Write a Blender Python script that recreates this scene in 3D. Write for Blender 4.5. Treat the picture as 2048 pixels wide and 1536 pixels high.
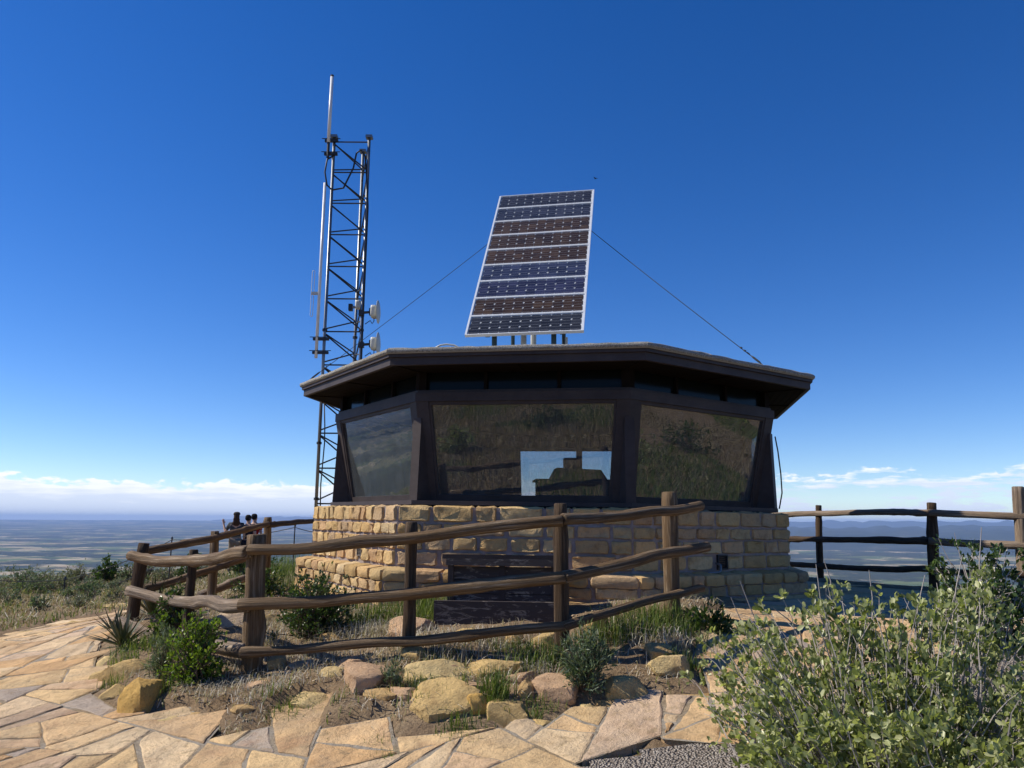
import bpy, bmesh, math, random
import numpy as np
from mathutils import Vector, Matrix
for o in list(bpy.data.objects): bpy.data.objects.remove(o)
SC = bpy.context.scene
COL = SC.collection
PI = math.pi
R = math.radians

# ------------------------------------------------------------------ camera
F, LV, CAMH, ROLL = 1538.0, 1042.0, 1.6, R(.35)      # focal length and level line in photo pixels
PITCH = math.atan((LV - 768) / F)
cam_d = bpy.data.cameras.new('camera'); cam_d.sensor_width = 36; cam_d.lens = F / 2048 * 36
cam_d.clip_start = .05; cam_d.clip_end = 300000
cam = bpy.data.objects.new('camera', cam_d); COL.objects.link(cam); SC.camera = cam
cam.matrix_world = Matrix.Translation((0, 0, CAMH)) @ Matrix.Rotation(PI/2 + PITCH, 4, 'X') @ Matrix.Rotation(ROLL, 4, 'Z')
SC.render.resolution_x, SC.render.resolution_y = 1024, 768
SC.view_settings.view_transform = 'Standard'; SC.view_settings.look = 'None'
SC.view_settings.gamma = 1; SC.view_settings.use_curve_mapping = False
SC.view_settings.exposure = 0.36

# ------------------------------------------------------------------ sky, clouds and sun
SUN_AZ, SUN_EL = R(-84), R(44)                    # azimuth from +Y towards +X
W = bpy.data.worlds.new('World'); SC.world = W; W.use_nodes = True
NT = W.node_tree; NT.nodes.clear()
def wn(t, **k):
    n = NT.nodes.new(t)
    for a, v in k.items(): setattr(n, a, v)
    return n
def wl(a, b): NT.links.new(a, b)
def wm(op, a, b=None, c=None, clamp=False):
    n = wn('ShaderNodeMath', operation=op, use_clamp=clamp)
    for i, v in enumerate((a, b, c)):
        if v is None: continue
        if isinstance(v, (int, float)): n.inputs[i].default_value = v
        else: wl(v, n.inputs[i])
    return n.outputs[0]
sky = wn('ShaderNodeTexSky', sky_type='NISHITA', sun_disc=False, sun_elevation=SUN_EL, sun_rotation=SUN_AZ,
         altitude=2600, air_density=1.0, dust_density=.35, ozone_density=2.2)
bg = wn('ShaderNodeBackground'); bg.inputs[1].default_value = .115
hs = wn('ShaderNodeHueSaturation'); hs.inputs['Saturation'].default_value = 1.36; hs.inputs['Hue'].default_value = .513
wl(sky.outputs[0], hs.inputs['Color']); wl(hs.outputs[0], bg.inputs[0])
tc = wn('ShaderNodeTexCoord'); sx = wn('ShaderNodeSeparateXYZ'); wl(tc.outputs['Generated'], sx.inputs[0])
el = wm('ARCSINE', sx.outputs[2]); az = wm('ARCTAN2', sx.outputs[0], sx.outputs[1])
def cnoise(sa, se, off, detail=7, rough=.58):
    c = wn('ShaderNodeCombineXYZ'); wl(wm('MULTIPLY', az, sa), c.inputs[0]); wl(wm('MULTIPLY', el, se), c.inputs[1]); c.inputs[2].default_value = off
    n = wn('ShaderNodeTexNoise'); n.inputs['Scale'].default_value = 1; n.inputs['Detail'].default_value = detail; n.inputs['Roughness'].default_value = rough
    wl(c.outputs[0], n.inputs['Vector']); return n.outputs[0]
west = wm('MULTIPLY_ADD', wm('COSINE', wm('ADD', az, .75)), .5, .5)     # 1 towards the weather side
n1 = cnoise(15, 46, 3.1); n2 = cnoise(34, 120, 7.7); n3 = cnoise(4.5, 30, 1.3, 3)
top = wm('MULTIPLY_ADD', wm('SUBTRACT', 1.0, west), .06, .0425)
top = wm('ADD', top, wm('MULTIPLY', wm('SUBTRACT', cnoise(9, 3, 5.0, 6), .5), .028))
edge = wm('MULTIPLY_ADD', wm('SUBTRACT', n1, .5), .030, el)
edge = wm('MULTIPLY_ADD', wm('SUBTRACT', n2, .5), .020, edge)
edge = wm('MULTIPLY_ADD', wm('SUBTRACT', cnoise(70, 150, 6.6, 5, .5), .5), .026, edge)
inside = wm('MULTIPLY', wm('SUBTRACT', top, edge), 230, clamp=True)
solid = wm('MULTIPLY_ADD', wm('SUBTRACT', west, .80), 7, 0, clamp=True)
puff = wm('MULTIPLY', wm('SUBTRACT', wm('MULTIPLY_ADD', n2, .35, wm('MULTIPLY', cnoise(13, 95, 9.4), .65)),   .463), 12, clamp=True)
cover = wm('MULTIPLY', inside, wm('MAXIMUM', wm('MULTIPLY', solid, .93), wm('MULTIPLY', puff, .9)))
low = wm('MULTIPLY', wm('SUBTRACT', .045, el), 24, clamp=True)
hazeband = wm('MULTIPLY', wm('POWER', low, 1.5), wm('MULTIPLY_ADD', n3, .5, .12))
mask = wm('MAXIMUM', cover, hazeband)
# bright tops, blue-grey undersides
lit = wm('MULTIPLY', wm('SUBTRACT', wm('MULTIPLY_ADD', wm('SUBTRACT', el, wm('SUBTRACT', top, .016)), 20, cnoise(20, 190, 2.2, 8, .62)), .36), 2.6, clamp=True)
cmix = wn('ShaderNodeMix', data_type='RGBA'); wl(lit, cmix.inputs[0])
cmix.inputs[6].default_value = (.70, .77, .92, 1); cmix.inputs[7].default_value = (.97, .98, 1.0, 1)
cb = wn('ShaderNodeBackground'); wl(cmix.outputs[2], cb.inputs[0]); cb.inputs[1].default_value = .93
ms = wn('ShaderNodeMixShader'); wl(mask, ms.inputs[0]); wl(bg.outputs[0], ms.inputs[1]); wl(cb.outputs[0], ms.inputs[2])
wo = wn('ShaderNodeOutputWorld'); wl(ms.outputs[0], wo.inputs[0])
sd = bpy.data.lights.new('sun', 'SUN'); sd.energy = 4.6; sd.angle = R(.5); sd.color = (1, .93, .81)
so = bpy.data.objects.new('sun', sd); COL.objects.link(so)
SUN = Vector((math.sin(SUN_AZ)*math.cos(SUN_EL), math.cos(SUN_AZ)*math.cos(SUN_EL), math.sin(SUN_EL)))
so.rotation_euler = SUN.to_track_quat('Z', 'Y').to_euler(); so.location = (-30, 4, 30)

# ------------------------------------------------------------------ photo pixel -> direction
def ray(u, v):
    a, b = (u - 1024) / F, -(v - 768) / F
    x = a*math.cos(ROLL) - b*math.sin(ROLL); z = a*math.sin(ROLL) + b*math.cos(ROLL)
    return Vector((x, math.cos(PITCH) - z*math.sin(PITCH), math.sin(PITCH) + z*math.cos(PITCH)))
def at_y(u, v, y):
    d = ray(u, v); return d * (y / d.y) + Vector((0, 0, CAMH))
def on_z(u, v, z):
    d = ray(u, v); return d * ((z - CAMH) / d.z) + Vector((0, 0, CAMH))

# ------------------------------------------------------------------ noise and terrain height
def vnoise(x, y, seed=0):
    x = np.asarray(x, float); y = np.asarray(y, float)
    xi = np.floor(x).astype(np.int64); yi = np.floor(y).astype(np.int64); fx = x - xi; fy = y - yi
    fx = fx*fx*(3-2*fx); fy = fy*fy*(3-2*fy)
    def h(a, b):
        n = (a*374761393 + b*668265263 + seed*1442695041) & 0xffffffff
        n = ((n ^ (n >> 13)) * 1274126177) & 0xffffffff
        return ((n ^ (n >> 16)) & 0xffff) / 65535.0
    return (h(xi, yi)*(1-fx) + h(xi+1, yi)*fx)*(1-fy) + (h(xi, yi+1)*(1-fx) + h(xi+1, yi+1)*fx)*fy
CT = np.array([(0,0,.05),(-3,3,.0),(-3.2,5.2,.0),(-1,5.15,.05),(.83,4.85,.15),(-2.2,6.9,.2),(-.84,6.7,.42),(.41,6.5,.40),(1.5,7.5,.66),
 (-4.5,9.3,.26),(-3.4,8.3,.28),(3.8,10.3,.58),(-6.9,12,.0),(-10,12,-.15),(.66,12.2,.5),(-2,9,.46),(0,8.5,.52),(2.8,8.2,.62),(4,5,.42),(3,3,.3),(6,6,.5),
 (5,9,.56),(5.6,11,.56),(6,14,.5),(2,0,.1),(-6,8,-.02),(-9,8,-.1),(-5,4,-.05),(-6,16,.05),(-8.4,24,-.12),(-13,19.5,-.2),(-4,14,.25),(-20,10,-.4),(10,6,.6),
 (0,-10,.4),(-15,-8,-.2),(15,-8,.8),(0,24,.2),(-20,20,-.5),(25,15,.6),(0,-30,1.5)], float)
def _tps(r2): return np.where(r2 > 1e-12, r2*np.log(np.maximum(r2, 1e-12))*.5, 0)
CT[:, 2] += .0078*np.clip(CT[:, 1], 0, 14)
_n = len(CT); _A = np.zeros((_n+3, _n+3)); _d = ((CT[:, None, :2]-CT[None, :, :2])**2).sum(-1)
_A[:_n, :_n] = _tps(_d) + np.eye(_n)*.15; _A[:_n, _n] = 1; _A[:_n, _n+1:] = CT[:, :2]; _A[_n, :_n] = 1; _A[_n+1:, :_n] = CT[:, :2].T
_w = np.linalg.solve(_A, np.r_[CT[:, 2], 0, 0, 0])
RIM = [(-70,-45),(70,-45),(70,5),(14,7.6),(9,8.8),(6.7,10.4),(5.75,12.3),(4.9,15),(2,19),(-2,23),(-5.5,27),(-11,27),(-14.5,21.5),(-22,19),(-70,16)]
def poly_sd(x, y, P):
    P = np.array(P, float); d = np.full(np.shape(x), 1e18); ins = np.zeros(np.shape(x), bool)
    for (ax, ay), (bx, by) in zip(P, np.roll(P, -1, 0)):
        ex, ey = bx-ax, by-ay; t = np.clip(((x-ax)*ex+(y-ay)*ey)/(ex*ex+ey*ey), 0, 1)
        d = np.minimum(d, (x-ax-t*ex)**2+(y-ay-t*ey)**2)
        c = ((ay > y) != (by > y)) & (x < (bx-ax)*(y-ay)/(by-ay+1e-30)+ax); ins ^= c
    return np.where(ins, -np.sqrt(d), np.sqrt(d))
def hz(x, y):
    x = np.atleast_1d(np.asarray(x, float)); y = np.atleast_1d(np.asarray(y, float)); sh = x.shape
    x = x.ravel(); y = y.ravel(); xc = np.clip(x, -28, 28); yc = np.clip(y, -30, 30)
    o = np.full(len(x), _w[_n]) + _w[_n+1]*xc + _w[_n+2]*yc
    for (px, py, _), w in zip(CT, _w[:_n]): o += w*_tps((xc-px)**2+(yc-py)**2)
    o = np.clip(o, -1.2, 2.2)
    s = np.maximum(poly_sd(x, y, RIM), 0); o = o - s*s/(s+2.5)*.55
    return o.reshape(sh)
def hz1(x, y): return float(hz(x, y)[0])
def gp(u, v, dz=0):                                    # pixel -> where its ray meets the ground
    z = .3
    for _ in range(30):
        p = on_z(u, v, z); z = z*.4 + .6*(hz1(p.x, p.y)+dz)
    return Vector((p.x, p.y, hz1(p.x, p.y)))

# ------------------------------------------------------------------ plan outlines
def px(*a): return [tuple(gp(u, v)[:2]) for u, v in a]
BED = px((232,1232),(205,1290),(190,1345),(225,1400),(300,1428),(430,1455),(600,1452),(760,1476),(900,1462),(1010,1440),(1160,1418),(1300,1398),(1395,1385),(1425,1330),(1405,1255),(1440,1225))
BED += [(3.2,10.2),(0,12),(-3.4,13.5),(-4.6,12.5)]
PATHP = px((215,1228),(150,1240),(60,1258),(0,1276)) + [(-9.5,10.6),(-12,10.0),(-12,7.6),(-7,4.6),(-4,4.2),(-.6,4.25),(.35,4.5)] + px((1310,1512),(1450,1488)) + \
        [(1.75,5.0),(2.6,5.9),(3.9,6.7),(5.3,7.6),(6.1,9.0),(6.2,10.3),(5.5,12.0),(4.7,14.6),(1.5,12.0),(-3.4,12.6),(-4.6,13.4)]

GRAVEL = [(-.4,4.1),(-.1,4.7),(.5,5.05),(1.75,5.2),(2.6,6.0),(3.9,6.8),(5.0,7.5),(5.0,6.2),(4.2,4.6),(3.0,2.6),(1.5,1.4),(.2,1.6)]

# ------------------------------------------------------------------ helpers
def tag(o, label=None, cat=None, group=None, kind=None):
    if label: o['label'] = label
    if cat: o['category'] = cat
    if group: o['group'] = group
    if kind: o['kind'] = kind
    return o
def empty(name, loc=(0,0,0), rz=0, **k):
    o = bpy.data.objects.new(name, None); COL.objects.link(o); o.location = loc; o.rotation_euler = (0, 0, rz); o.empty_display_size = .1
    return tag(o, **k)
def link(name, me, mat=None, parent=None, color=None, **k):
    o = bpy.data.objects.new(name, me); COL.objects.link(o)
    if mat is not None and not me.materials: me.materials.append(mat)
    if parent is not None: o.parent = parent
    if color: o.color = (*color, 1)
    return tag(o, **k)
def shade(c, f): return [x*f for x in c]
class MB:
    def __init__(s): s.v = []; s.f = []; s.uv = []
    def add(s, v, f, uv=None):
        n = len(s.v); s.v += [tuple(p) for p in v]; s.f += [tuple(i+n for i in q) for q in f]
        s.uv += list(uv) if uv is not None else [(0, 0)]*len(v)
        return s
    def box(s, c, d, rot=None):
        hx, hy, hzz = d[0]/2, d[1]/2, d[2]/2
        P = [Vector((x*hx, y*hy, z*hzz)) for z in (-1, 1) for y in (-1, 1) for x in (-1, 1)]
        if rot is not None: P = [rot @ p for p in P]
        c = Vector(c)
        return s.add([p+c for p in P], [(0,2,3,1),(4,5,7,6),(0,1,5,4),(2,6,7,3),(0,4,6,2),(1,3,7,5)])
    def prism(s, bot, top):
        n = len(bot)
        return s.add(list(bot)+list(top), [tuple(range(n-1, -1, -1)), tuple(range(n, 2*n))] + [(i, (i+1) % n, n+(i+1) % n, n+i) for i in range(n)])
    def tube(s, pts, r, n=8, cap=True):
        pts = [Vector(p) for p in pts]; m = len(pts); rr = r if isinstance(r, (list, tuple)) else [r]*m
        up = Vector((0, 0, 1)); V = []; UV = []; L = 0; prev = None
        for i, p in enumerate(pts):
            t = (pts[min(i+1, m-1)]-pts[max(i-1, 0)]).normalized()
            if prev is None: a = t.cross(up if abs(t.z) < .9 else Vector((1, 0, 0))).normalized()
            else: a = (prev - t*prev.dot(t)).normalized()
            prev = a; b = t.cross(a)
            if i: L += (p-pts[i-1]).length
            for j in range(n):
                w = 2*PI*j/n; V.append(p+(a*math.cos(w)+b*math.sin(w))*rr[i]); UV.append((L, j/n))
        Fc = [(i*n+j, i*n+(j+1) % n, (i+1)*n+(j+1) % n, (i+1)*n+j) for i in range(m-1) for j in range(n)]
        if cap: Fc += [tuple(range(n-1, -1, -1)), tuple(range((m-1)*n, m*n))]
        return s.add(V, Fc, UV)
    def mesh(s, name, smooth=False, uv=False):
        me = bpy.data.meshes.new(name); me.from_pydata(s.v, [], s.f)
        if smooth: me.polygons.foreach_set('use_smooth', [True]*len(me.polygons))
        if uv:
            l = me.uv_layers.new(name='UVMap'); idx = np.zeros(len(me.loops), int); me.loops.foreach_get('vertex_index', idx)
            l.data.foreach_set('uv', np.array(s.uv, float)[idx].ravel())
        me.update(); return me
    def build(s, name, mat, parent=None, smooth=False, uv=False, **k): return link(name, s.mesh(name, smooth, uv), mat, parent, **k)
def fast_mesh(name, V, Fa, rnd=None, smooth=False):    # numpy verts (n,3), equal-size faces (m,k)
    me = bpy.data.meshes.new(name); n, m, k = len(V), len(Fa), Fa.shape[1]
    me.vertices.add(n); me.vertices.foreach_set('co', V.astype(np.float32).ravel())
    me.loops.add(m*k); me.loops.foreach_set('vertex_index', Fa.astype(np.int32).ravel())
    me.polygons.add(m); me.polygons.foreach_set('loop_start', np.arange(0, m*k, k, dtype=np.int32)); me.polygons.foreach_set('loop_total', np.full(m, k, np.int32))
    if smooth: me.polygons.foreach_set('use_smooth', np.ones(m, bool))
    me.update(calc_edges=True)
    if rnd is not None:
        a = me.attributes.new('rnd', 'FLOAT', 'FACE'); a.data.foreach_set('value', rnd.astype(np.float32))
    return me

# ------------------------------------------------------------------ materials
MATS = {}
class NB:
    def __init__(s, name):
        s.m = bpy.data.materials.new(name); s.m.use_nodes = True; s.t = s.m.node_tree
        s.b = s.t.nodes['Principled BSDF']; s.out = s.t.nodes['Material Output']; MATS[name] = s.m
    def n(s, t, **k):
        q = s.t.nodes.new(t)
        for a, v in k.items(): setattr(q, a, v)
        return q
    def l(s, a, b): s.t.links.new(a, b)
    def coord(s, kind='Object', scale=(1, 1, 1)):
        c = s.n('ShaderNodeTexCoord'); m = s.n('ShaderNodeMapping'); m.inputs['Scale'].default_value = scale; s.l(c.outputs[kind], m.inputs[0]); return m.outputs[0]
    def pos(s, scale=(1, 1, 1)):
        c = s.n('ShaderNodeNewGeometry'); m = s.n('ShaderNodeMapping'); m.inputs['Scale'].default_value = scale; s.l(c.outputs['Position'], m.inputs[0]); return m.outputs[0]
    def noise(s, vec, scale, detail=5, rough=.6, dist=0, out=0):
        q = s.n('ShaderNodeTexNoise'); q.inputs['Scale'].default_value = scale; q.inputs['Detail'].default_value = detail
        q.inputs['Roughness'].default_value = rough; q.inputs['Distortion'].default_value = dist; s.l(vec, q.inputs['Vector']); return q.outputs[out]
    def vor(s, vec, scale, out='Distance', feature='F1'):
        q = s.n('ShaderNodeTexVoronoi', feature=feature); q.inputs['Scale'].default_value = scale; s.l(vec, q.inputs['Vector']); return q.outputs[out]
    def ramp(s, fac, stops):
        q = s.n('ShaderNodeValToRGB'); e = q.color_ramp.elements
        while len(e) < len(stops): e.new(.5)
        for i, (p, c) in enumerate(stops): e[i].position = p; e[i].color = (*c, 1) if len(c) == 3 else c
        s.l(fac, q.inputs[0]); return q.outputs[0]
    def mix(s, fac, a, b, mode='MIX'):
        q = s.n('ShaderNodeMix', data_type='RGBA', blend_type=mode)
        for v, i in ((fac, 0), (a, 6), (b, 7)):
            if isinstance(v, (int, float)): q.inputs[i].default_value = v
            elif isinstance(v, tuple): q.inputs[i].default_value = (*v, 1) if len(v) == 3 else v
            else: s.l(v, q.inputs[i])
        return q.outputs[2]
    def math(s, op, a, b=None, clamp=False):
        q = s.n('ShaderNodeMath', operation=op, use_clamp=clamp)
        for i, v in enumerate((a, b)):
            if v is None: continue
            if isinstance(v, (int, float)): q.inputs[i].default_value = v
            else: s.l(v, q.inputs[i])
        return q.outputs[0]
    def bump(s, h, strength=.5, dist=.02):
        q = s.n('ShaderNodeBump'); q.inputs['Strength'].default_value = strength; q.inputs['Distance'].default_value = dist
        s.l(h, q.inputs['Height']); s.l(q.outputs[0], s.b.inputs['Normal'])
    def done(s, col=None, rough=.8, spec=.3, metal=0):
        if col is not None:
            if isinstance(col, tuple): s.b.inputs['Base Color'].default_value = (*col, 1)
            else: s.l(col, s.b.inputs['Base Color'])
        if isinstance(rough, (int, float)): s.b.inputs['Roughness'].default_value = rough
        else: s.l(rough, s.b.inputs['Roughness'])
        s.b.inputs['Specular IOR Level'].default_value = spec; s.b.inputs['Metallic'].default_value = metal
        return s.m
def objcol(m): return m.n('ShaderNodeObjectInfo').outputs['Color']
def objrnd(m, vec, k=37.0):                            # shift a texture by each object's own random number
    oi = m.n('ShaderNodeObjectInfo'); q = m.n('ShaderNodeVectorMath', operation='SCALE'); c = m.n('ShaderNodeCombineXYZ')
    for i in range(3): m.l(oi.outputs['Random'], c.inputs[i])
    m.l(c.outputs[0], q.inputs[0]); q.inputs['Scale'].default_value = k
    a = m.n('ShaderNodeVectorMath'); m.l(vec, a.inputs[0]); m.l(q.outputs[0], a.inputs[1]); return a.outputs[0]
def plain(name, col, rough=.6, spec=.4, metal=0, var=.25, scale=8):
    m = NB(name); v = m.coord(); f = m.noise(v, scale, 6, .65)
    c = m.mix(f, tuple(x*(1-var) for x in col), tuple(min(1, x*(1+var)) for x in col))
    return m.done(c, rough, spec, metal)

m = NB('sandstone'); v = objrnd(m, m.pos()); n = m.noise(v, 7, 8, .7); n2 = m.noise(v, 45, 6, .75)
c = m.mix(1, objcol(m), m.ramp(n, [(.25, (.62,.56,.52)), (.5, (1,1,1)), (.78, (1.18,1.08,.92))]), 'MULTIPLY')
c = m.mix(m.math('MULTIPLY', m.ramp(m.noise(v, 3.2, 6, .7), [(.58, (0,0,0)), (.72, (1,1,1))]), .45), c, (.36,.20,.10))
c = m.mix(m.ramp(n2, [(.3, (.6,.6,.6)), (.42, (0,0,0))]), c, (.17,.12,.075))
m.bump(m.math('ADD', m.math('MULTIPLY', m.noise(v, 16, 9, .72), 1.0), m.math('MULTIPLY', n2, .35)), 1, .035); m.done(c, .93, .15)

m = NB('flagstone'); v = objrnd(m, m.pos()); n = m.noise(v, 3.0, 9, .68, .4); n2 = m.noise(m.pos((1, 1, 1)), 38, 7, .75)
c = m.mix(1, objcol(m), m.ramp(n, [(.22, (.62,.54,.47)), (.5, (1,1,1)), (.75, (1.2,1.14,1.05))]), 'MULTIPLY')
c = m.mix(m.ramp(m.noise(v, 1.7, 6, .65, .8), [(.56, (0,0,0)), (.68, (.55,.55,.55))]), c, (.42,.24,.13))
c = m.mix(m.ramp(m.noise(v, 9, 7, .7, .5), [(.34, (.7,.7,.7)), (.46, (0,0,0))]), c, (.33,.235,.13))
c = m.mix(m.ramp(m.noise(m.pos(), 1.1, 6, .7), [(.52, (0,0,0)), (.70, (.45,.45,.45))]), c, (.40,.33,.24))
c = m.mix(m.ramp(n2, [(.30, (.7,.7,.7)), (.43, (0,0,0))]), c, (.18,.13,.085))
st = m.n('ShaderNodeTexWave'); st.inputs['Scale'].default_value = .8; st.inputs['Distortion'].default_value = 14; st.inputs['Detail'].default_value = 5; m.l(v, st.inputs[0])
hgt = m.math('ADD', m.math('MULTIPLY', m.noise(v, 6, 8, .7), 1.0), m.math('ADD', m.math('MULTIPLY', st.outputs['Fac'], .25), m.math('MULTIPLY', n2, .25)))
m.bump(hgt, 1, .05); m.done(c, .9, .15)

m = NB('mortar'); v = m.pos(); c = m.ramp(m.noise(v, 9, 8, .7), [(.3, (.22,.175,.155)), (.7, (.37,.31,.28))]); m.bump(m.noise(v, 60, 6, .7), .6, .01); m.done(c, .95, .1)
m = NB('joint'); v = m.pos(); c = m.mix(m.ramp(m.noise(v, 1.6, 5), [(.45, (0,0,0)), (.6, (1,1,1))]), (.40,.35,.28), (.36,.27,.165))
c = m.mix(1, c, m.ramp(m.noise(v, 28, 7, .7), [(.3, (.55,.55,.55)), (.7, (1.1,1.1,1.1))]), 'MULTIPLY'); m.bump(m.noise(v, 50, 7, .75), 1, .02); m.done(c, .95, .1)

m = NB('dirt'); v = m.pos(); n = m.noise(v, 2.2, 8, .7); n2 = m.noise(v, 30, 8, .75)
c = m.ramp(n, [(.25, (.17,.115,.068)), (.5, (.29,.205,.125)), (.75, (.40,.30,.185))])
c = m.mix(m.ramp(m.vor(v, 55), [(.0, (.75,.75,.75)), (.28, (0,0,0))]), c, (.40,.30,.19))
c = m.mix(m.ramp(n2, [(.35, (.8,.8,.8)), (.5, (0,0,0))]), c, (.13,.088,.054))
m.bump(m.math('ADD', n2, m.math('MULTIPLY', m.noise(v, 9, 6, .7), 1.2)), 1, .035); m.done(c, .97, .08)

m = NB('gravel'); v = m.pos(); d = m.vor(v, 62); k = m.vor(v, 62, 'Color')
sp = m.n('ShaderNodeSeparateColor'); m.l(k, sp.inputs[0])
c = m.ramp(sp.outputs[0], [(.0, (.24,.21,.18)), (.5, (.36,.315,.27)), (1, (.50,.45,.39))])
c = m.mix(m.ramp(d, [(.35, (0,0,0)), (.7, (1,1,1))]), c, (.17,.14,.115)); c = m.mix(m.ramp(m.noise(v, 1.3, 5), [(.5, (0,0,0)), (.75, (.7,.7,.7))]), c, (.24,.18,.12))
m.bump(m.math('SUBTRACT', m.noise(v, 40, 5), m.math('MULTIPLY', d, 1.6)), 1, .02); m.done(c, .95, .12)

def wood(name, c0, c1, c2, rough=.78, gold=None):
    m = NB(name); v = m.coord('UV', (1.6, 13, 1)); v = objrnd(m, v, 61)
    n = m.noise(v, 1, 8, .72, .6); v2 = objrnd(m, m.coord('UV', (2.0, 5, 1)), 23); n2 = m.noise(v2, 1.1, 6, .6)
    c = m.ramp(n, [(.33, c0), (.5, c1), (.68, c2)])
    c = m.mix(m.ramp(n2, [(.38, (0,0,0)), (.68, (.8,.8,.8))]), c, gold or c1)
    m.bump(n, 1, .03); return m.done(c, rough, .25)
wood('log_wood', (.018,.012,.008), (.135,.09,.052), (.44,.35,.24), gold=(.18,.105,.045))
wood('log_grey', (.05,.038,.03), (.20,.152,.112), (.42,.34,.26), gold=(.22,.15,.09))
wood('post_dark', (.012,.008,.006), (.055,.035,.021), (.19,.13,.08), gold=(.075,.042,.02))

m = NB('painted_wood'); v = m.coord('Object', (1, 1, 1)); n = m.noise(v, 2.5, 7, .7); c = m.ramp(n, [(.3, (.030,.021,.019)), (.7, (.062,.046,.042))])
g = m.noise(m.coord('Object', (6, 6, 55)), 1, 6, .7); c = m.mix(m.ramp(g, [(.3, (.5,.5,.5)), (.45, (0,0,0))]), c, (.03,.021,.019))
m.bump(g, .35, .006); m.done(c, .6, .3)
m = NB('peeling_wood'); v = m.coord('Object', (2.2, 2.2, 9)); n = m.noise(v, 1.6, 9, .72, 1.6); g = m.noise(m.coord('Object', (3, 3, 60)), 1, 7, .7, .5)
c = m.mix(m.ramp(n, [(.535, (0,0,0)), (.58, (1,1,1))]), (.060,.048,.045), m.ramp(g, [(.3, (.11,.09,.075)), (.7, (.30,.26,.215))]))
m.bump(m.math('ADD', m.math('MULTIPLY', n, -.8), m.math('MULTIPLY', g, .6)), .9, .012); m.done(c, .75, .25)
m = NB('roof_gravel'); v = m.pos(); n = m.noise(v, 70, 7, .8); c = m.ramp(n, [(.33, (.075,.07,.06)), (.5, (.30,.285,.25)), (.66, (.66,.63,.56))]); m.bump(n, 1, .02); m.done(c, .95, .1)
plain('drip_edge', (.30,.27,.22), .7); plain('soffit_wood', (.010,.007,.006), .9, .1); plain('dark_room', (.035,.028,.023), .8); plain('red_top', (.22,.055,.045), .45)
plain('metal_grey', (.20,.215,.23), .42, .5, .7, .2, 20); plain('metal_dark', (.035,.037,.04), .5, .5, .5); plain('white_pole', (.66,.67,.66), .35, .5)
plain('dish_white', (.48,.48,.43), .5); plain('alu_frame', (.80,.82,.82), .32, .5, .25, .05); plain('backsheet', (.55,.57,.58), .5); plain('cable_black', (.018,.018,.018), .6)
plain('rope_grey', (.06,.06,.06), .8); plain('green_metal', (.035,.06,.055), .55); plain('slate', (.10,.085,.075), .8)
m = NB('solar_cell'); v = m.coord('Object', (1, 1, 1)); sp = m.n('ShaderNodeSeparateXYZ'); m.l(m.coord('Object'), sp.inputs[0])
bus = m.math('LESS_THAN', m.math('ABSOLUTE', m.math('SUBTRACT', m.math('ABSOLUTE', sp.outputs[1]), .0305)), .0011)
n = m.noise(objrnd(m, v), 5, 4); c = m.mix(1, objcol(m), m.ramp(n, [(.3, (.75,.75,.75)), (.7, (1.2,1.2,1.2))]), 'MULTIPLY')
m.done(m.mix(bus, c, (.30,.31,.33)), .16, .35); m.b.inputs['Coat Weight'].default_value = .25; m.b.inputs['Coat Roughness'].default_value = .03

m = NB('window_glass'); t = m.t; t.nodes.remove(m.b)
tr = m.n('ShaderNodeBsdfTransparent'); tr.inputs[0].default_value = (.83,.85,.87,1); gl = m.n('ShaderNodeBsdfGlossy'); gl.inputs['Roughness'].default_value = .004; gl.inputs[0].default_value = (.95,.98,1,1)
bp = m.n('ShaderNodeBump'); bp.inputs['Strength'].default_value = .09; bp.inputs['Distance'].default_value = .01; m.l(m.noise(m.coord('Object', (1, 1, 2.2)), 2.3, 2), bp.inputs['Height']); m.l(bp.outputs[0], gl.inputs['Normal'])
lw_ = m.n('ShaderNodeLayerWeight'); lw_.inputs[0].default_value = .5; fr = m.math('ADD', m.math('MULTIPLY', m.math('POWER', lw_.outputs['Facing'], 5.0), .89), .105); x = m.n('ShaderNodeMixShader'); m.l(fr, x.inputs[0]); m.l(tr.outputs[0], x.inputs[1]); m.l(gl.outputs[0], x.inputs[2])
du = m.n('ShaderNodeBsdfDiffuse'); du.inputs[0].default_value = (.62,.66,.66,1); x2 = m.n('ShaderNodeMixShader'); m.l(m.math('MULTIPLY', m.ramp(m.noise(m.coord('Object', (3, 3, 1.2)), 2.5, 6, .65), [(.3, (.35,.35,.35)), (.75, (1,1,1))]), .058), x2.inputs[0])
m.l(x.outputs[0], x2.inputs[1]); m.l(du.outputs[0], x2.inputs[2]); m.l(x2.outputs[0], m.out.inputs[0])
m = NB('strip_glass'); m.done((.006,.008,.008), .12, .12)

def leafmat(name, a, b, c3, rough=.42, trans=.3, spec=.45):
    m = NB(name); at = m.n('ShaderNodeAttribute', attribute_name='rnd'); c = m.ramp(at.outputs['Fac'], [(.0, a), (.55, b), (1, c3)]); m.done(c, rough, spec)
    tl = m.n('ShaderNodeBsdfTranslucent'); m.l(m.mix(1, c, (1.5,1.6,.7), 'MULTIPLY'), tl.inputs[0]); x = m.n('ShaderNodeMixShader'); x.inputs[0].default_value = trans
    m.l(m.b.outputs[0], x.inputs[1]); m.l(tl.outputs[0], x.inputs[2]); m.l(x.outputs[0], m.out.inputs[0]); return m.m
leafmat('leaf_olive', (.11,.13,.045), (.26,.29,.115), (.50,.50,.27), .36, .40, .5)
leafmat('leaf_dark', (.018,.04,.010), (.045,.085,.018), (.10,.15,.035), .35, .25, .5)
leafmat('leaf_bright', (.055,.10,.012), (.12,.19,.02), (.22,.28,.05), .4, .35, .4)
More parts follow.
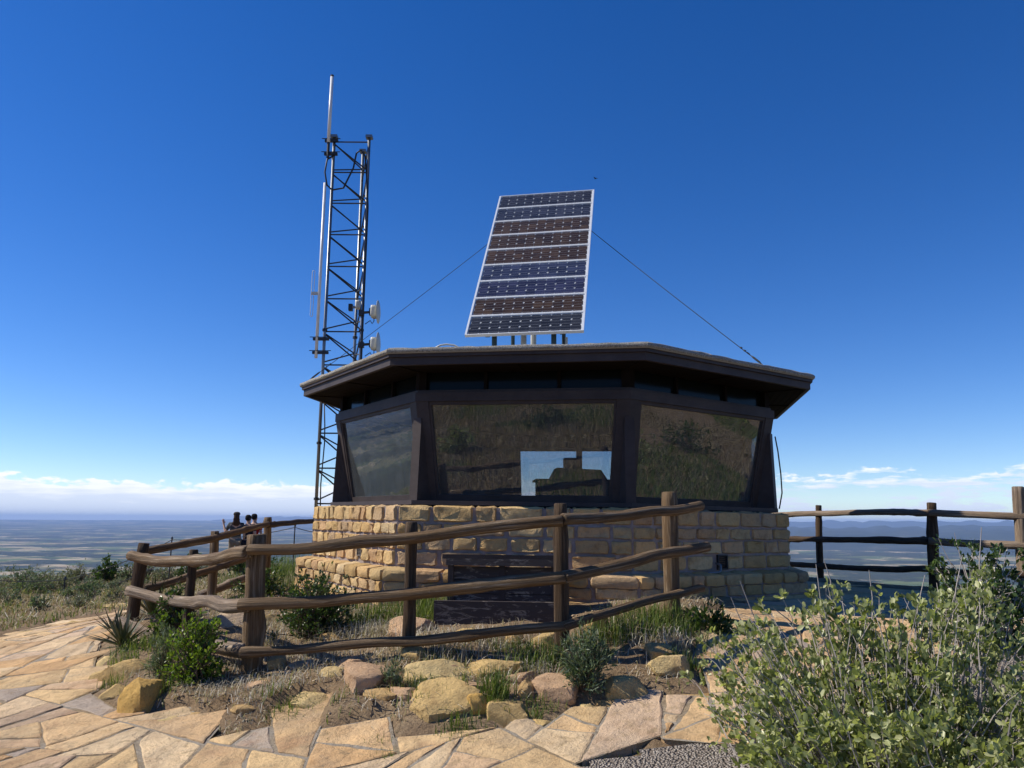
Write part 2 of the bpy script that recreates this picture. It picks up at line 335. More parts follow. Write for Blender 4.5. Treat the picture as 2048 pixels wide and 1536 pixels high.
leafmat('leaf_sage', (.10,.115,.07), (.19,.205,.14), (.30,.30,.21), .7, .2, .2)
leafmat('leaf_blue', (.05,.085,.045), (.11,.155,.09), (.22,.25,.17), .55, .25, .3)
leafmat('yucca_leaf', (.06,.075,.03), (.11,.12,.055), (.22,.19,.10), .5, .15, .35)
leafmat('grass_green', (.05,.09,.02), (.11,.16,.035), (.24,.26,.08), .6, .3, .25)
leafmat('grass_dry', (.13,.095,.055), (.28,.22,.135), (.48,.41,.28), .8, .2, .15)
leafmat('straw', (.22,.18,.13), (.42,.37,.29), (.62,.57,.47), .8, .15, .15)
plain('twig_pale', (.34,.30,.27), .8); plain('twig_brown', (.13,.09,.06), .85); plain('skin', (.45,.28,.20), .55, .3, 0, .08)
plain('pebble', (.42,.32,.21), .9, .2, 0, .4, 3)
for nm, c in (('shirt_grey', (.055,.06,.062)), ('shirt_navy', (.014,.017,.028)), ('shirt_red', (.35,.02,.018)), ('trousers_dark', (.02,.022,.03)), ('trousers_blue', (.03,.04,.075)), ('hair_brown', (.06,.032,.018)), ('hair_black', (.012,.010,.010)), ('cap_brown', (.045,.036,.03)), ('shoe', (.03,.028,.028)), ('shorts_tan', (.2,.16,.11))): plain(nm, c, .85, .2)

# ================================================================== THE SETTING
# flagstones: irregular slabs, each an object, lying in a sheet of joints
rng = random.Random(5)
def clip(poly, nx_, ny_, d):                          # keep n.p <= d
    o = []
    for i in range(len(poly)):
        a, b = poly[i], poly[(i+1) % len(poly)]; da = a[0]*nx_+a[1]*ny_-d; db = b[0]*nx_+b[1]*ny_-d
        if da <= 0: o.append(a)
        if (da < 0 < db) or (db < 0 < da): t = da/(da-db); o.append((a[0]+(b[0]-a[0])*t, a[1]+(b[1]-a[1])*t))
    return o
def parea(P): return .5*abs(sum(P[k][0]*P[(k+1) % len(P)][1]-P[(k+1) % len(P)][0]*P[k][1] for k in range(len(P))))
def split(P):
    c = np.mean(P, 0); d = np.array(P)-c; y = c[1]
    far_ = poly_sd(np.array([c[0]]), np.array([c[1]]), PATHP)[0]
    ar = parea(P)
    if far_ > 1.2+ar**.5: return []
    lim = rng.choice((.10, .18, .3, .5)) if y < 6.6 else rng.choice((.11, .18, .28, .4))
    ev, vec = np.linalg.eigh(d.T @ d); asp = math.sqrt(ev[1]/max(ev[0], 1e-6))
    if ar < lim and asp < 3.2: return [P]
    ax = vec[:, 1] if asp > 1.7 or rng.random() < .55 else vec[:, 0]
    a = math.atan2(ax[1], ax[0])+rng.gauss(0, .17); n_ = (math.cos(a), math.sin(a)); o = c+ax*rng.gauss(0, .10)*math.sqrt(ev[1]/len(P)); dd = o[0]*n_[0]+o[1]*n_[1]
    A, B = clip(P, n_[0], n_[1], dd), clip(P, -n_[0], -n_[1], -dd); r_ = []
    for q in (A, B):
        if len(q) >= 3 and parea(q) > .004: r_ += split(q)
    return r_
allc = split([(-12.6, 3.2), (7.4, 3.0), (7.6, 15.2), (-12.4, 15.4)])
def seg_d(p, a, b):
    e_ = np.subtract(b, a); t = np.clip(np.dot(np.subtract(p, a), e_)/np.dot(e_, e_), 0, 1); return float(np.hypot(*(np.subtract(p, a)-t*e_)))
joint = MB(); cells = []
for w in allc:
    c = np.mean(w, 0); pa = poly_sd(np.array([c[0]]), np.array([c[1]]), PATHP)[0]; pb = poly_sd(np.array([c[0]]), np.array([c[1]]), BED)[0]
    if pa > .04 or math.hypot(c[0]-.655, c[1]-12.16) < 3.6: continue
    vb = poly_sd(np.array([q[0] for q in w]), np.array([q[1] for q in w]), BED)
    if pb <= 0 and vb.max() > .07 and pb > -.7:        # a slab that straddles the bed ends at the bed
        best = min(range(len(BED)), key=lambda k: seg_d(c, BED[k], BED[(k+1) % len(BED)])); a_, b_ = BED[best], BED[(best+1) % len(BED)]; L = math.hypot(b_[0]-a_[0], b_[1]-a_[1]); n_ = ((b_[1]-a_[1])/L, -(b_[0]-a_[0])/L)
        if poly_sd(np.array([(a_[0]+b_[0])/2+n_[0]*.01]), np.array([(a_[1]+b_[1])/2+n_[1]*.01]), BED)[0] < 0: n_ = (-n_[0], -n_[1])
        w = clip(w, -n_[0], -n_[1], -(a_[0]*n_[0]+a_[1]*n_[1])-.02)
        if len(w) < 3 or parea(w) < .03: continue
        pb = 1
    if pb > 0: cells.append((math.hypot(*c), w))
cells.sort(key=lambda q: q[0])
# raster of what the slabs cover, so that the ground lies lower under them
RX0, RY0, RS = -13.0, 3.0, .04; RNX, RNY = 520, 320; cover_ = np.zeros((RNY, RNX), bool)
for _, w in cells:
    A_ = np.array(w); i0, i1 = int((A_[:, 0].min()-RX0)/RS), int((A_[:, 0].max()-RX0)/RS)+2; j0, j1 = int((A_[:, 1].min()-RY0)/RS), int((A_[:, 1].max()-RY0)/RS)+2
    i0, j0, i1, j1 = max(i0, 0), max(j0, 0), min(i1, RNX), min(j1, RNY)
    if i1 <= i0 or j1 <= j0: continue
    gx, gy = np.meshgrid(RX0+RS*np.arange(i0, i1), RY0+RS*np.arange(j0, j1)); cover_[j0:j1, i0:i1] |= poly_sd(gx, gy, w) < .02
def paved(x, y):
    i = np.clip(((np.asarray(x)-RX0)/RS+.5).astype(int), 0, RNX-1); j = np.clip(((np.asarray(y)-RY0)/RS+.5).astype(int), 0, RNY-1)
    return cover_[j, i] & (np.asarray(x) > RX0) & (np.asarray(x) < RX0+RS*RNX) & (np.asarray(y) > RY0) & (np.asarray(y) < RY0+RS*RNY)
def axis(lo, hi, step, far, g=1.16):
    a = list(np.arange(lo, hi+1e-6, step)); s = step; p = hi
    while p < far: s *= g; p += s; a.append(p)
    s = step; p = lo; b = []
    while p > -far: s *= g; p -= s; b.append(p)
    return np.array(b[::-1]+a)
GX, GY = np.meshgrid(axis(-8, 7, .11, 1700), axis(3.2, 14, .11, 1700))
def lumps(x, y):
    b = poly_sd(x, y, BED); p = poly_sd(x, y, PATHP)
    k = np.clip(-b/.25, 0, 1)
    l = k*(.03 + .05*vnoise(x*2.3, y*2.3, 3) + .03*vnoise(x*6, y*6, 5) + .016*vnoise(x*15, y*15, 6))
    l = np.where(paved(x, y), -.05, np.where(poly_sd(x, y, GRAVEL) < .06, -.045, l))
    off = np.clip(p/.6, 0, 1)*(b > 0)
    off = np.where(poly_sd(x, y, GRAVEL) < .06, 0, off)
    return l + off*(.05*vnoise(x*1.1, y*1.1, 8) + .03*vnoise(x*4, y*4, 9)) * (np.hypot(x, y-8) < 40)
GZ = hz(GX, GY) + lumps(GX, GY) - np.clip(np.hypot(GX, GY)-40, 0, 1e9)*.0
ny, nx = GX.shape; ii = (np.arange(ny-1)[:, None]*nx + np.arange(nx-1)[None, :]).ravel()
me = fast_mesh('ground', np.stack([GX.ravel(), GY.ravel(), np.maximum(GZ.ravel(), -640)], -1), np.stack([ii, ii+1, ii+nx+1, ii+nx], -1), smooth=True)
link('ground', me, MATS['dirt'], kind='structure')
def ground_at(x, y): return hz(x, y) + lumps(np.atleast_1d(np.asarray(x, float)), np.atleast_1d(np.asarray(y, float)))
def g1(x, y): return float(ground_at(x, y)[0])

# gravel apron where the photograph is taken from
def sheet(name, poly, step, dz, mat, exclude=None):
    P = np.array(poly); xs = np.arange(P[:, 0].min(), P[:, 0].max()+step, step); ys = np.arange(P[:, 1].min(), P[:, 1].max()+step, step)
    X, Y = np.meshgrid(xs, ys); Z = hz(X, Y)+dz; ins = poly_sd(X, Y, poly) < 0
    n = len(xs); q = (np.arange(len(ys)-1)[:, None]*n+np.arange(n-1)[None, :]).ravel(); I = ins.ravel()
    q = q[I[q] & I[q+1] & I[q+n] & I[q+n+1]]
    return link(name, fast_mesh(name, np.stack([X.ravel(), Y.ravel(), Z.ravel()], -1), np.stack([q, q+1, q+n+1, q+n], -1), smooth=True), mat, kind='structure')
GZs = sheet('gravel_apron', GRAVEL, .08, -.006, MATS['gravel'])

FLAGC = [(.57,.40,.185),(.58,.41,.20),(.57,.42,.225),(.55,.375,.18),(.55,.35,.155),(.55,.38,.205),(.53,.395,.22),(.48,.325,.16),(.60,.45,.245),(.57,.40,.19),(.50,.365,.22)]
for i, w in cells:
    cx_, cy_ = np.mean(w, 0); n_ = len(w); sub = []
    for k in range(n_):
        a, b = w[k], w[(k+1) % n_]; sub += [a, ((a[0]+b[0])/2, (a[1]+b[1])/2)]
    z = hz([q[0] for q in sub]+[cx_], [q[1] for q in sub]+[cy_]) + .001
    joint.add([(q[0], q[1], zz) for q, zz in zip(sub, z)]+[(cx_, cy_, z[-1])], [(k, (k+1) % len(sub), len(sub)) for k in range(len(sub))])
path = tag(joint.build('flagstone_path', MATS['joint']), kind='structure')
def smooth_poly(w, gap, rg):
    n_ = len(w); c = np.mean(w, 0); q = list(w)
    A = sum(q[k][0]*q[(k+1) % n_][1]-q[(k+1) % n_][0]*q[k][1] for k in range(n_))
    if A < 0: q = q[::-1]
    for k in range(n_):                                # inset by half the joint
        a, b = w[k], w[(k+1) % n_]
    P = list(q)
    base = list(q)
    for k in range(n_):
        a, b = base[k], base[(k+1) % n_]; L = math.hypot(b[0]-a[0], b[1]-a[1])
        if L < 1e-6: continue
        nx_, ny_ = (b[1]-a[1])/L, -(b[0]-a[0])/L; g = gap*rg.uniform(.5, 1.7)
        P = clip(P, nx_, ny_, a[0]*nx_+a[1]*ny_-g)
        if len(P) < 3: return None
    o = []
    for k in range(len(P)):                            # broken corners and wandering edges
        a, b = P[k], P[(k+1) % len(P)]; L = math.hypot(b[0]-a[0], b[1]-a[1]); r_ = min(.25, .012/max(L, .01))
        bow = rg.uniform(-.010, .008); m_ = max(3, int(L/.06)); nx_, ny_ = (b[1]-a[1])/max(L, 1e-6), -(b[0]-a[0])/max(L, 1e-6)
        for t in np.linspace(r_, 1-r_, m_):
            j = rg.uniform(-.009, .003)+bow*math.sin(t*PI)+.012*(float(vnoise(a[0]*9+t*L*9, a[1]*9, 3))-.5); o.append((a[0]+(b[0]-a[0])*t+nx_*j, a[1]+(b[1]-a[1])*t+ny_*j))
    return o
cnt = 0; restf = MB()
for i, w in cells:
    P = smooth_poly(w, .006, rng)
    if P is None or len(P) < 4: continue
    c = np.mean(P, 0); n_ = len(P); th_ = rng.uniform(.004, .013); tx, ty = rng.uniform(-.010, .010), rng.uniform(-.010, .010)
    z = hz([q[0] for q in P]+[c[0]], [q[1] for q in P]+[c[1]]); zt = [z[k]+th_+(P[k][0]-c[0])*tx+(P[k][1]-c[1])*ty for k in range(n_)]
    ins_ = [(c[0]+(q[0]-c[0])*(1-.016/max(.05, math.hypot(q[0]-c[0], q[1]-c[1]))), c[1]+(q[1]-c[1])*(1-.016/max(.05, math.hypot(q[0]-c[0], q[1]-c[1])))) for q in P]
    V = [(q[0], q[1], z[k]-.09) for k, q in enumerate(P)]+[(q[0], q[1], zt[k]-.006) for k, q in enumerate(P)]+[(q[0], q[1], zt[k]) for k, q in enumerate(ins_)]+[(c[0], c[1], z[-1]+th_+.002)]
    Fc = []
    for k in range(n_):
        k2 = (k+1) % n_; Fc += [(k, k2, n_+k2, n_+k), (n_+k, n_+k2, 2*n_+k2, 2*n_+k), (2*n_+k, 2*n_+k2, 3*n_)]
    b = MB().add(V, Fc); col = list(rng.choice(FLAGC)); f_ = rng.uniform(.98, 1.24)
    if rng.random() < .04: col = [.38,.31,.22]
    uv_ = ((c[0]*F/max(c[1], .1)+1024)); seen = -120 < uv_ < 2170 and c[1] > 4.4
    if seen and cnt < 300: b.build('flagstone', MATS['flagstone'], path, color=[col[0]*f_, col[1]*f_, col[2]*f_*1.12]); cnt += 1
    else: restf.add(b.v, b.f)

if restf.v: tag(restf.build('flagstone_rest', MATS['flagstone'], path, color=(.55,.42,.26)), kind='stuff')
# the valley floor far below, the far hills and mountains
VZ = -620
def valley():
    rr = [0]+list(np.geomspace(300, 66000, 60)); na = 160; V = [(0, 0, VZ)]; Fc = []
    for r_ in rr[1:]:
        for k in range(na):
            a = 2*PI*k/na; x, y = r_*math.sin(a), r_*math.cos(a)
            h = 0 if r_ < 4000 else 50*(float(vnoise(x/5200., y/5200., 4))-.5)*min(1, r_/20000)
            V.append((x, y, VZ+h+520*(r_/66000)**1.4))
    Fc = [(0, 1+(k+1) % na, 1+k) for k in range(na)]
    for i in range(len(rr)-2):
        for k in range(na):
            a, b = 1+i*na+k, 1+i*na+(k+1) % na; Fc.append((a, b, b+na, a+na))
    return MB().add(V, Fc).mesh('valley_plain', smooth=True)
m = NB('valley'); v = m.pos(); f1 = m.vor(m.pos((1/430., 1/360., 0)), 1, 'Color'); sp = m.n('ShaderNodeSeparateColor'); m.l(f1, sp.inputs[0])
fields = m.ramp(sp.outputs[0], [(.0, (.05,.075,.035)), (.3, (.11,.15,.05)), (.5, (.33,.26,.15)), (.68, (.45,.37,.24)), (.82, (.10,.14,.045)), (1, (.38,.29,.18))])
wd = m.noise(m.pos((1/1900., 1/1900., 0)), 1, 9, .72); wmask = m.ramp(wd, [(.47, (0,0,0)), (.51, (1,1,1))])
c = m.mix(wmask, fields, m.ramp(m.noise(m.pos((1/90., 1/90., 0)), 1, 5, .7), [(.35, (.020,.033,.018)), (.65, (.06,.065,.04))]))
big = m.ramp(m.noise(m.pos((1/16000., 1/9000., 0)), 1, 4, .6), [(.50, (0,0,0)), (.62, (.85,.85,.85))]); c = m.mix(big, c, (.03,.042,.03))
hd = m.vor(m.pos((1/210., 1/210., 0)), 1); rn = m.n('ShaderNodeSeparateColor'); m.l(m.vor(m.pos((1/210., 1/210., 0)), 1, 'Color'), rn.inputs[0])
spot = m.math('MULTIPLY', m.math('LESS_THAN', hd, .07), m.math('GREATER_THAN', rn.outputs[1], .86)); c = m.mix(spot, c, (.62,.62,.60))
m.done(c, 1, .0)
tag(link('valley_plain', valley(), MATS['valley']), kind='structure')
m = NB('far_forest'); c = m.ramp(m.noise(m.pos((1/900., 1/900., 1/120.)), 1, 7, .7), [(.35, (.018,.028,.018)), (.6, (.045,.055,.035)), (.75, (.16,.14,.10))]); m.done(c, 1, 0)
m = NB('far_rock'); c = m.ramp(m.noise(m.pos((1/2500., 1/2500., 1/300.)), 1, 6), [(.35, (.05,.06,.06)), (.7, (.16,.16,.15))]); m.done(c, 1, 0)
def ridge(name, dist, az0, az1, prof, depth, mat, seed):
    na, nd = 90, 8; V = []; Fc = []
    for i in range(na+1):
        a = az0+(az1-az0)*i/na; u = i/na
        hh = prof(u)
        for j in range(nd+1):
            s = j/nd; d = dist+depth*s; k = math.sin(PI*min(1, s*1.0)*.5)**.8 if s < .5 else (math.sin(PI*.25)**.8+(1-math.sin(PI*.25)**.8)*(s-.5)*2)
            n_ = (float(vnoise(a*90+seed, s*5., seed))-.5)*.25*hh*(s > 0)
            V.append((d*math.sin(a), d*math.cos(a), VZ-60+(hh+n_)*k+60*(s > 0)*k))
    Fc = [(i*(nd+1)+j, (i+1)*(nd+1)+j, (i+1)*(nd+1)+j+1, i*(nd+1)+j+1) for i in range(na) for j in range(nd)]
    return tag(MB().add(V, Fc).build(name, mat, smooth=True), kind='structure')
def azp(u, v=1030): d = ray(u, v); return math.atan2(d.x, d.y)
def bumps(seed, lo, hi, fr): # profile of a ridge
    return lambda u: (lo+(hi-lo)*(.6*float(vnoise(u*fr, 1.3, seed))+.3*float(vnoise(u*fr*2.7, 4.1, seed+1))+.1*float(vnoise(u*fr*7, 2.2, seed+2))))*min(1, u*9, (1-u)*9)
ridge('mountain_range', 60000, azp(425), azp(690), lambda u: 560+(60+210*float(vnoise(u*7, .5, 21))+120*float(vnoise(u*19, .5, 22)))*min(1, u*5, (1-u)*4), 4500, MATS['far_rock'], 4)
ridge('forest_plateau', 16000, azp(1330), azp(2600), bumps(31, 430, 560, 5), 13000, MATS['far_forest'], 7)
ridge('distant_hills', 42000, azp(1250), azp(2700), bumps(51, 640, 880, 8), 8000, MATS['far_forest'], 9)

# ================================================================== THE LOOKOUT HUT
HC = Vector((.655, 12.1583, .072)); TH = 3.3463
hut = empty('lookout_hut', HC, label='octagonal lookout hut with stone base, dark timber windows and flat roof', cat='hut')
hut.rotation_euler = (0, .0116, 0)
def cor(k, r, z): a = TH+k*PI/4; return Vector((r*math.cos(a), r*math.sin(a), z))
def ring(k, ro0, ri0, z0, ro1, ri1, z1): # mitred segment of an octagonal ring
    return MB().prism([cor(k, ro0, z0), cor(k+1, ro0, z0), cor(k+1, ri0, z0), cor(k, ri0, z0)], [cor(k, ro1, z1), cor(k+1, ro1, z1), cor(k+1, ri1, z1), cor(k, ri1, z1)])
def fpt(k, s, z, out, r0):                             # s metres along facet k from its middle, out metres beyond corner radius r0
    a = TH+(k+.5)*PI/4; n_ = Vector((math.cos(a), math.sin(a), 0)); t = Vector((-math.sin(a), math.cos(a), 0))
    return n_*(r0*math.cos(PI/8)+out)+t*s+Vector((0, 0, z))
PW = MATS['painted_wood']
SOFF = -.055                                           # the masonry sits a little to one side of the timber
oct_ = lambda r_, z: [cor(k, r_, z)+Vector((SOFF, 0, 0)) for k in range(8)]
core = MB().prism(oct_(3.569, .0), oct_(3.569, 1.665)); core.prism(oct_(3.769, -.3), oct_(3.769, .93))
core = core.build('stone_base', MATS['mortar'], hut)
rs = random.Random(11)
STC = [(.66,.47,.23),(.61,.42,.20),(.59,.40,.18),(.63,.45,.23),(.57,.37,.16),(.60,.40,.19),(.64,.48,.27),(.56,.38,.20),(.59,.38,.20),(.54,.38,.22)]
stuff = MB(); nst = 0
def pillow(w, h, bulge, rg, nx_=8, nz=6):
    V = []; sd_ = rg.randrange(1000); e = rg.uniform(9, 16); sk = rg.uniform(-.5, .5)
    for j in range(nz):
        for i in range(nx_):
            s, t = -1+2*i/(nx_-1), -1+2*j/(nz-1)
            s = math.copysign(abs(s)**.5, s); t = math.copysign(abs(t)**.5, t)
            b = ((1-abs(s)**e)*(1-abs(t)**e))**.5
            n_ = (float(vnoise(s*2.2+sd_, t*2.2, sd_))-.5)*.9 + (float(vnoise(s*5+sd_, t*5, sd_+3))-.5)*.6
            k = 1 if b > 0 else 0
            ed = .008
            x = s*w/2*(1)+rg.uniform(-ed, ed); z = t*h/2+rg.uniform(-ed, ed)
            r_ = 1-.07*(abs(s)*abs(t))**8
            V.append((x*r_, z*r_, (b*(bulge+sk*.012*s)+.034*n_*b) if k else -.05))
    Fc = [(j*nx_+i, j*nx_+i+1, (j+1)*nx_+i+1, (j+1)*nx_+i) for j in range(nz-1) for i in range(nx_-1)]
    return V, Fc
def rboxv(dx, dy, dz, rg, seg=4, e=5, rough=.012):     # rounded, rough block (superellipsoid cube)
    V = []; Fc = []; idx = {}; sd_ = rg.randrange(999)
    def vert(p):
        key = tuple(round(c, 4) for c in p)
        if key in idx: return idx[key]
        q = Vector(p); l = (abs(q.x)**e+abs(q.y)**e+abs(q.z)**e)**(1/e); q /= l
        n_ = (float(vnoise(q.x*2+sd_+q.z, q.y*2+q.z*1.7, sd_))-.5)*2 + (float(vnoise(q.x*4.5+sd_, q.y*4.5+q.z*4, sd_+5))-.5)
        d = q.normalized()*n_*rough
        V.append((q.x*dx/2+d.x, q.y*dy/2+d.y, q.z*dz/2+d.z)); idx[key] = len(V)-1; return idx[key]
    for ax in range(3):
        for sg in (-1, 1):
            for i in range(seg):
                for j in range(seg):
                    q = []
                    for a, b in ((i, j), (i+1, j), (i+1, j+1), (i, j+1)):
                        p = [0, 0, 0]; p[ax] = sg; p[(ax+1) % 3] = -1+2*a/seg; p[(ax+2) % 3] = -1+2*b/seg; q.append(vert(p))
                    Fc.append(tuple(q) if sg > 0 else tuple(q[::-1]))
    return V, Fc
def put_stone(V, Fc, k, s0, z0, r0, visible):
    global nst
    W_ = [fpt(k, s0+x, z0+z, o, r0)+Vector((SOFF, 0, 0)) for x, z, o in V]
    if visible and nst < 300:
        so_ = MB().add(W_, Fc).build('stone', MATS['sandstone'], core, smooth=True, color=shade(rs.choice(STC), rs.uniform(.80, 1.1))); so_.data.set_sharp_from_angle(angle=R(38)); nst += 1
    else: stuff.add(W_, Fc)
def courses(k, r0, zs, wmin, wmax, bulge, skips=()):
    vis = k in (0, 1, 2); L = 2*r0*math.sin(PI/8)
    for (z0, z1) in zs:
        s = -L/2; e = L/2
        while s < e-.01:
            w = rs.uniform(wmin, wmax)*(1.15 if z1-z0 > .18 else 1)
            if e-s-w < wmin*.6: w = e-s
            blocked = None
            for a, b, za, zb in skips:
                if z0 < zb-.02 and z1 > za+.02 and s < b and s+w > a: blocked = (a, b)
            if blocked:
                a, b = blocked
                if a-s > .07: w = a-s
                else: s = b; continue
            hh = z1-z0-.004; V, Fc = pillow(w-.005, hh*rs.uniform(.95, 1), bulge*rs.uniform(.7, 1.3), rs)
            put_stone(V, Fc, k, s+w/2, (z0+z1)/2, r0, vis); s += w
UP = [(1.485,1.69),(1.335,1.485),(1.165,1.335),(.985,1.165)]
LOWC = [(.69,.83),(.54,.69),(.40,.54),(.26,.40)]
vent_at = {0: (.30, .44, 1.05, 1.20), 2: (-.01, .16, .99, 1.165)}
for k in range(8):
    wr = {0: (.12, .30), 1: (.22, .48), 2: (.24, .42)}.get(k, (.25, .5))
    sk = [vent_at[k]] if k in vent_at else []
    courses(k, 3.575, UP, *wr, .021, sk)
    courses(k, 3.775, LOWC[:3] if k == 2 else LOWC, wr[0]*1.15, wr[1]*1.1, .02)
    L = 2*3.80*math.sin(PI/8); s = -L/2                # coping slabs on the plinth
    while s < L/2-.01:
        w = rs.uniform(.2, .42)
        if L/2-s-w < .16: w = L/2-s
        V, Fc = rboxv(w-.012, .15, .30, rs, 4, 7, .010); V = [(x, y-.10*(o+.15)*(1 if y > 0 else .3), o-.13) for x, y, o in V]
        put_stone(V, Fc, k, s+w/2, .905, 3.80, k in (0, 1, 2)); s += w
if stuff.v: tag(stuff.build('stone_rest', MATS['sandstone'], core, smooth=True, color=(.58,.43,.24)), kind='stuff')
for k, (a, b, z0, z1) in vent_at.items():              # louvred vents
    def P(s, z, o): return fpt(k, s, z, o, 3.575)+Vector((SOFF, 0, 0))
    fm = MB(); t_ = .014
    for (sa, sb, za, zb) in ((a, b, z0, z0+t_), (a, b, z1-t_, z1), (a, a+t_, z0+t_, z1-t_), (b-t_, b, z0+t_, z1-t_)):
        fm.prism([P(sa, za, -.05), P(sb, za, -.05), P(sb, za, .025), P(sa, za, .025)], [P(sa, zb, -.05), P(sb, zb, -.05), P(sb, zb, .025), P(sa, zb, .025)])
    fo = fm.build('wall_vent', MATS['metal_dark'] if k == 2 else MATS['slate'], hut)
    for j in range(7):
        z = z0+t_+(z1-z0-2*t_)*(j+.5)/7
        MB().prism([P(a+t_, z-.008, .018), P(b-t_, z-.008, .018), P(b-t_, z+.004, -.02), P(a+t_, z+.004, -.02)], [P(a+t_, z-.002, .02), P(b-t_, z-.002, .02), P(b-t_, z+.010, -.018), P(a+t_, z+.010, -.018)]).build('slat', MATS['metal_dark'] if k == 2 else MATS['slate'], fo)
# timber storey
SOLID = (4, 6, 7)
RT, RB, ZT, ZB = 3.40, 3.165, 2.94, 1.752              # leaning window plane: corner radius at head and at sill
for k in range(8):
    ring(k, 3.41, 2.95, 1.695, 3.41, 2.95, 1.745).build('window_sill', PW, hut)
    ring(k, 3.412, 3.22, 2.94, 3.412, 3.22, 3.05).build('head_beam', PW, hut)
    ring(k, 3.37, 3.24, 3.052, 3.37, 3.24, 3.085).build('strip_rail', PW, hut)
    ring(k, 3.27, 3.25, 3.08, 3.27, 3.25, 3.34).build('clerestory_pane', MATS['strip_glass'], hut)
    for s in (-.45, .45): # thin mullions of the clerestory strip
        q = [fpt(k, s-.02, 0, -.02, 3.30), fpt(k, s+.02, 0, -.02, 3.30), fpt(k, s+.02, 0, .02, 3.30), fpt(k, s-.02, 0, .02, 3.30)]
        MB().prism([p+Vector((0, 0, 3.085)) for p in q], [p+Vector((0, 0, 3.32)) for p in q]).build('mullion', MATS['soffit_wood'], hut)
    c0 = [cor(k, 3.35, 0), (cor(k, 3.35, 0)+(cor(k+1, 3.35, 0)-cor(k, 3.35, 0))*.035), cor(k, 3.20, 0), (cor(k, 3.35, 0)+(cor(k-1, 3.35, 0)-cor(k, 3.35, 0))*.035)]
    MB().prism([p+Vector((0, 0, 3.085)) for p in c0], [p+Vector((0, 0, 3.33)) for p in c0]).build('clerestory_post', MATS['soffit_wood'], hut)
    # leaning corner post that follows both facets
    def vee(r_, z, wd_, th_):
        o = cor(k, r_, z); a = (cor(k+1, r_, z)-o).normalized(); b = (cor(k-1, r_, z)-o).normalized(); i_ = cor(k, r_-th_, z)
        return [o+b*wd_, o, o+a*wd_, o+a*wd_+(i_-o)*.95, i_, o+b*wd_+(i_-o)*.95]
    MB().prism(vee(RB, 1.745, .155, .09), vee(RT, 2.94, .155, .09)).build('corner_post', PW, hut)
    # upright fin that stiffens the corner on the sill
    o = cor(k, 1, 0); t = Vector((-o.y, o.x, 0)); fw = .062
    lean = lambda z: RB+(RT-RB)*(z-1.745)/(2.94-1.745)
    V = []
    for s in (-1, 1): V += [o*3.385+t*s*fw+Vector((0, 0, 1.745)), o*3.36+t*s*fw+Vector((0, 0, 2.66)), o*(lean(2.74)+.0)+t*s*fw*.9+Vector((0, 0, 2.74)), o*(lean(2.74)-.06)+t*s*fw+Vector((0, 0, 2.74)), o*(RB-.06)+t*s*fw+Vector((0, 0, 1.745))]
    MB().add(V, [(4,3,2,1,0), (5,6,7,8,9)]+[(i, (i+1) % 5, 5+(i+1) % 5, 5+i) for i in range(5)]).build('corner_fin', PW, hut)
    if k in SOLID:
        MB().prism([cor(k, RB-.05, 1.745), cor(k+1, RB-.05, 1.745), cor(k+1, RB-.13, 1.745), cor(k, RB-.13, 1.745)], [cor(k, RT-.05, 2.94), cor(k+1, RT-.05, 2.94), cor(k+1, RT-.13, 2.94), cor(k, RT-.13, 2.94)]).build('wall_panel', PW, hut)
        continue
    # window: four frame bars and one pane in the leaning plane
    Lb, Lt = 2*RB*math.sin(PI/8), 2*RT*math.sin(PI/8); g = .135
    def wp(s, t, o): # s in -1..1 between the posts, t 0..1 up, o outwards
        z = ZB+(ZT-ZB)*t; r_ = RB+(RT-RB)*t; hw = (Lb+(Lt-Lb)*t)/2-g
        return fpt(k, s*hw, z, o-.035, r_)
    fb = .045
    fmb = MB()
    def bar(s0, s1, t0, t1, oo=.022): fmb.prism([wp(s0, t0, -.03), wp(s1, t0, -.03), wp(s1, t0, oo), wp(s0, t0, oo)], [wp(s0, t1, -.03), wp(s1, t1, -.03), wp(s1, t1, oo), wp(s0, t1, oo)])
    bar(-1.02, 1.02, 0, .06); bar(-1.02, 1.02, .965, 1.0); bar(-1.02, -.955, .06, .965); bar(.955, 1.02, .06, .965)
    fro = fmb.build('window', PW, hut)
    MB().prism([wp(-.96, .05, -.012), wp(.96, .05, -.012), wp(.96, .05, -.006), wp(-.96, .05, -.006)], [wp(-.96, .97, -.012), wp(.96, .97, -.012), wp(.96, .97, -.006), wp(-.96, .97, -.006)]).build('pane', MATS['window_glass'], fro)
# inside of the room
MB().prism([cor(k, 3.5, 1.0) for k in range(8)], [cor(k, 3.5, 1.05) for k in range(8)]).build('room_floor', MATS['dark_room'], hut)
MB().prism([cor(k, 3.22, 3.20) for k in range(8)], [cor(k, 3.22, 3.24) for k in range(8)]).build('room_ceiling', MATS['dark_room'], hut)
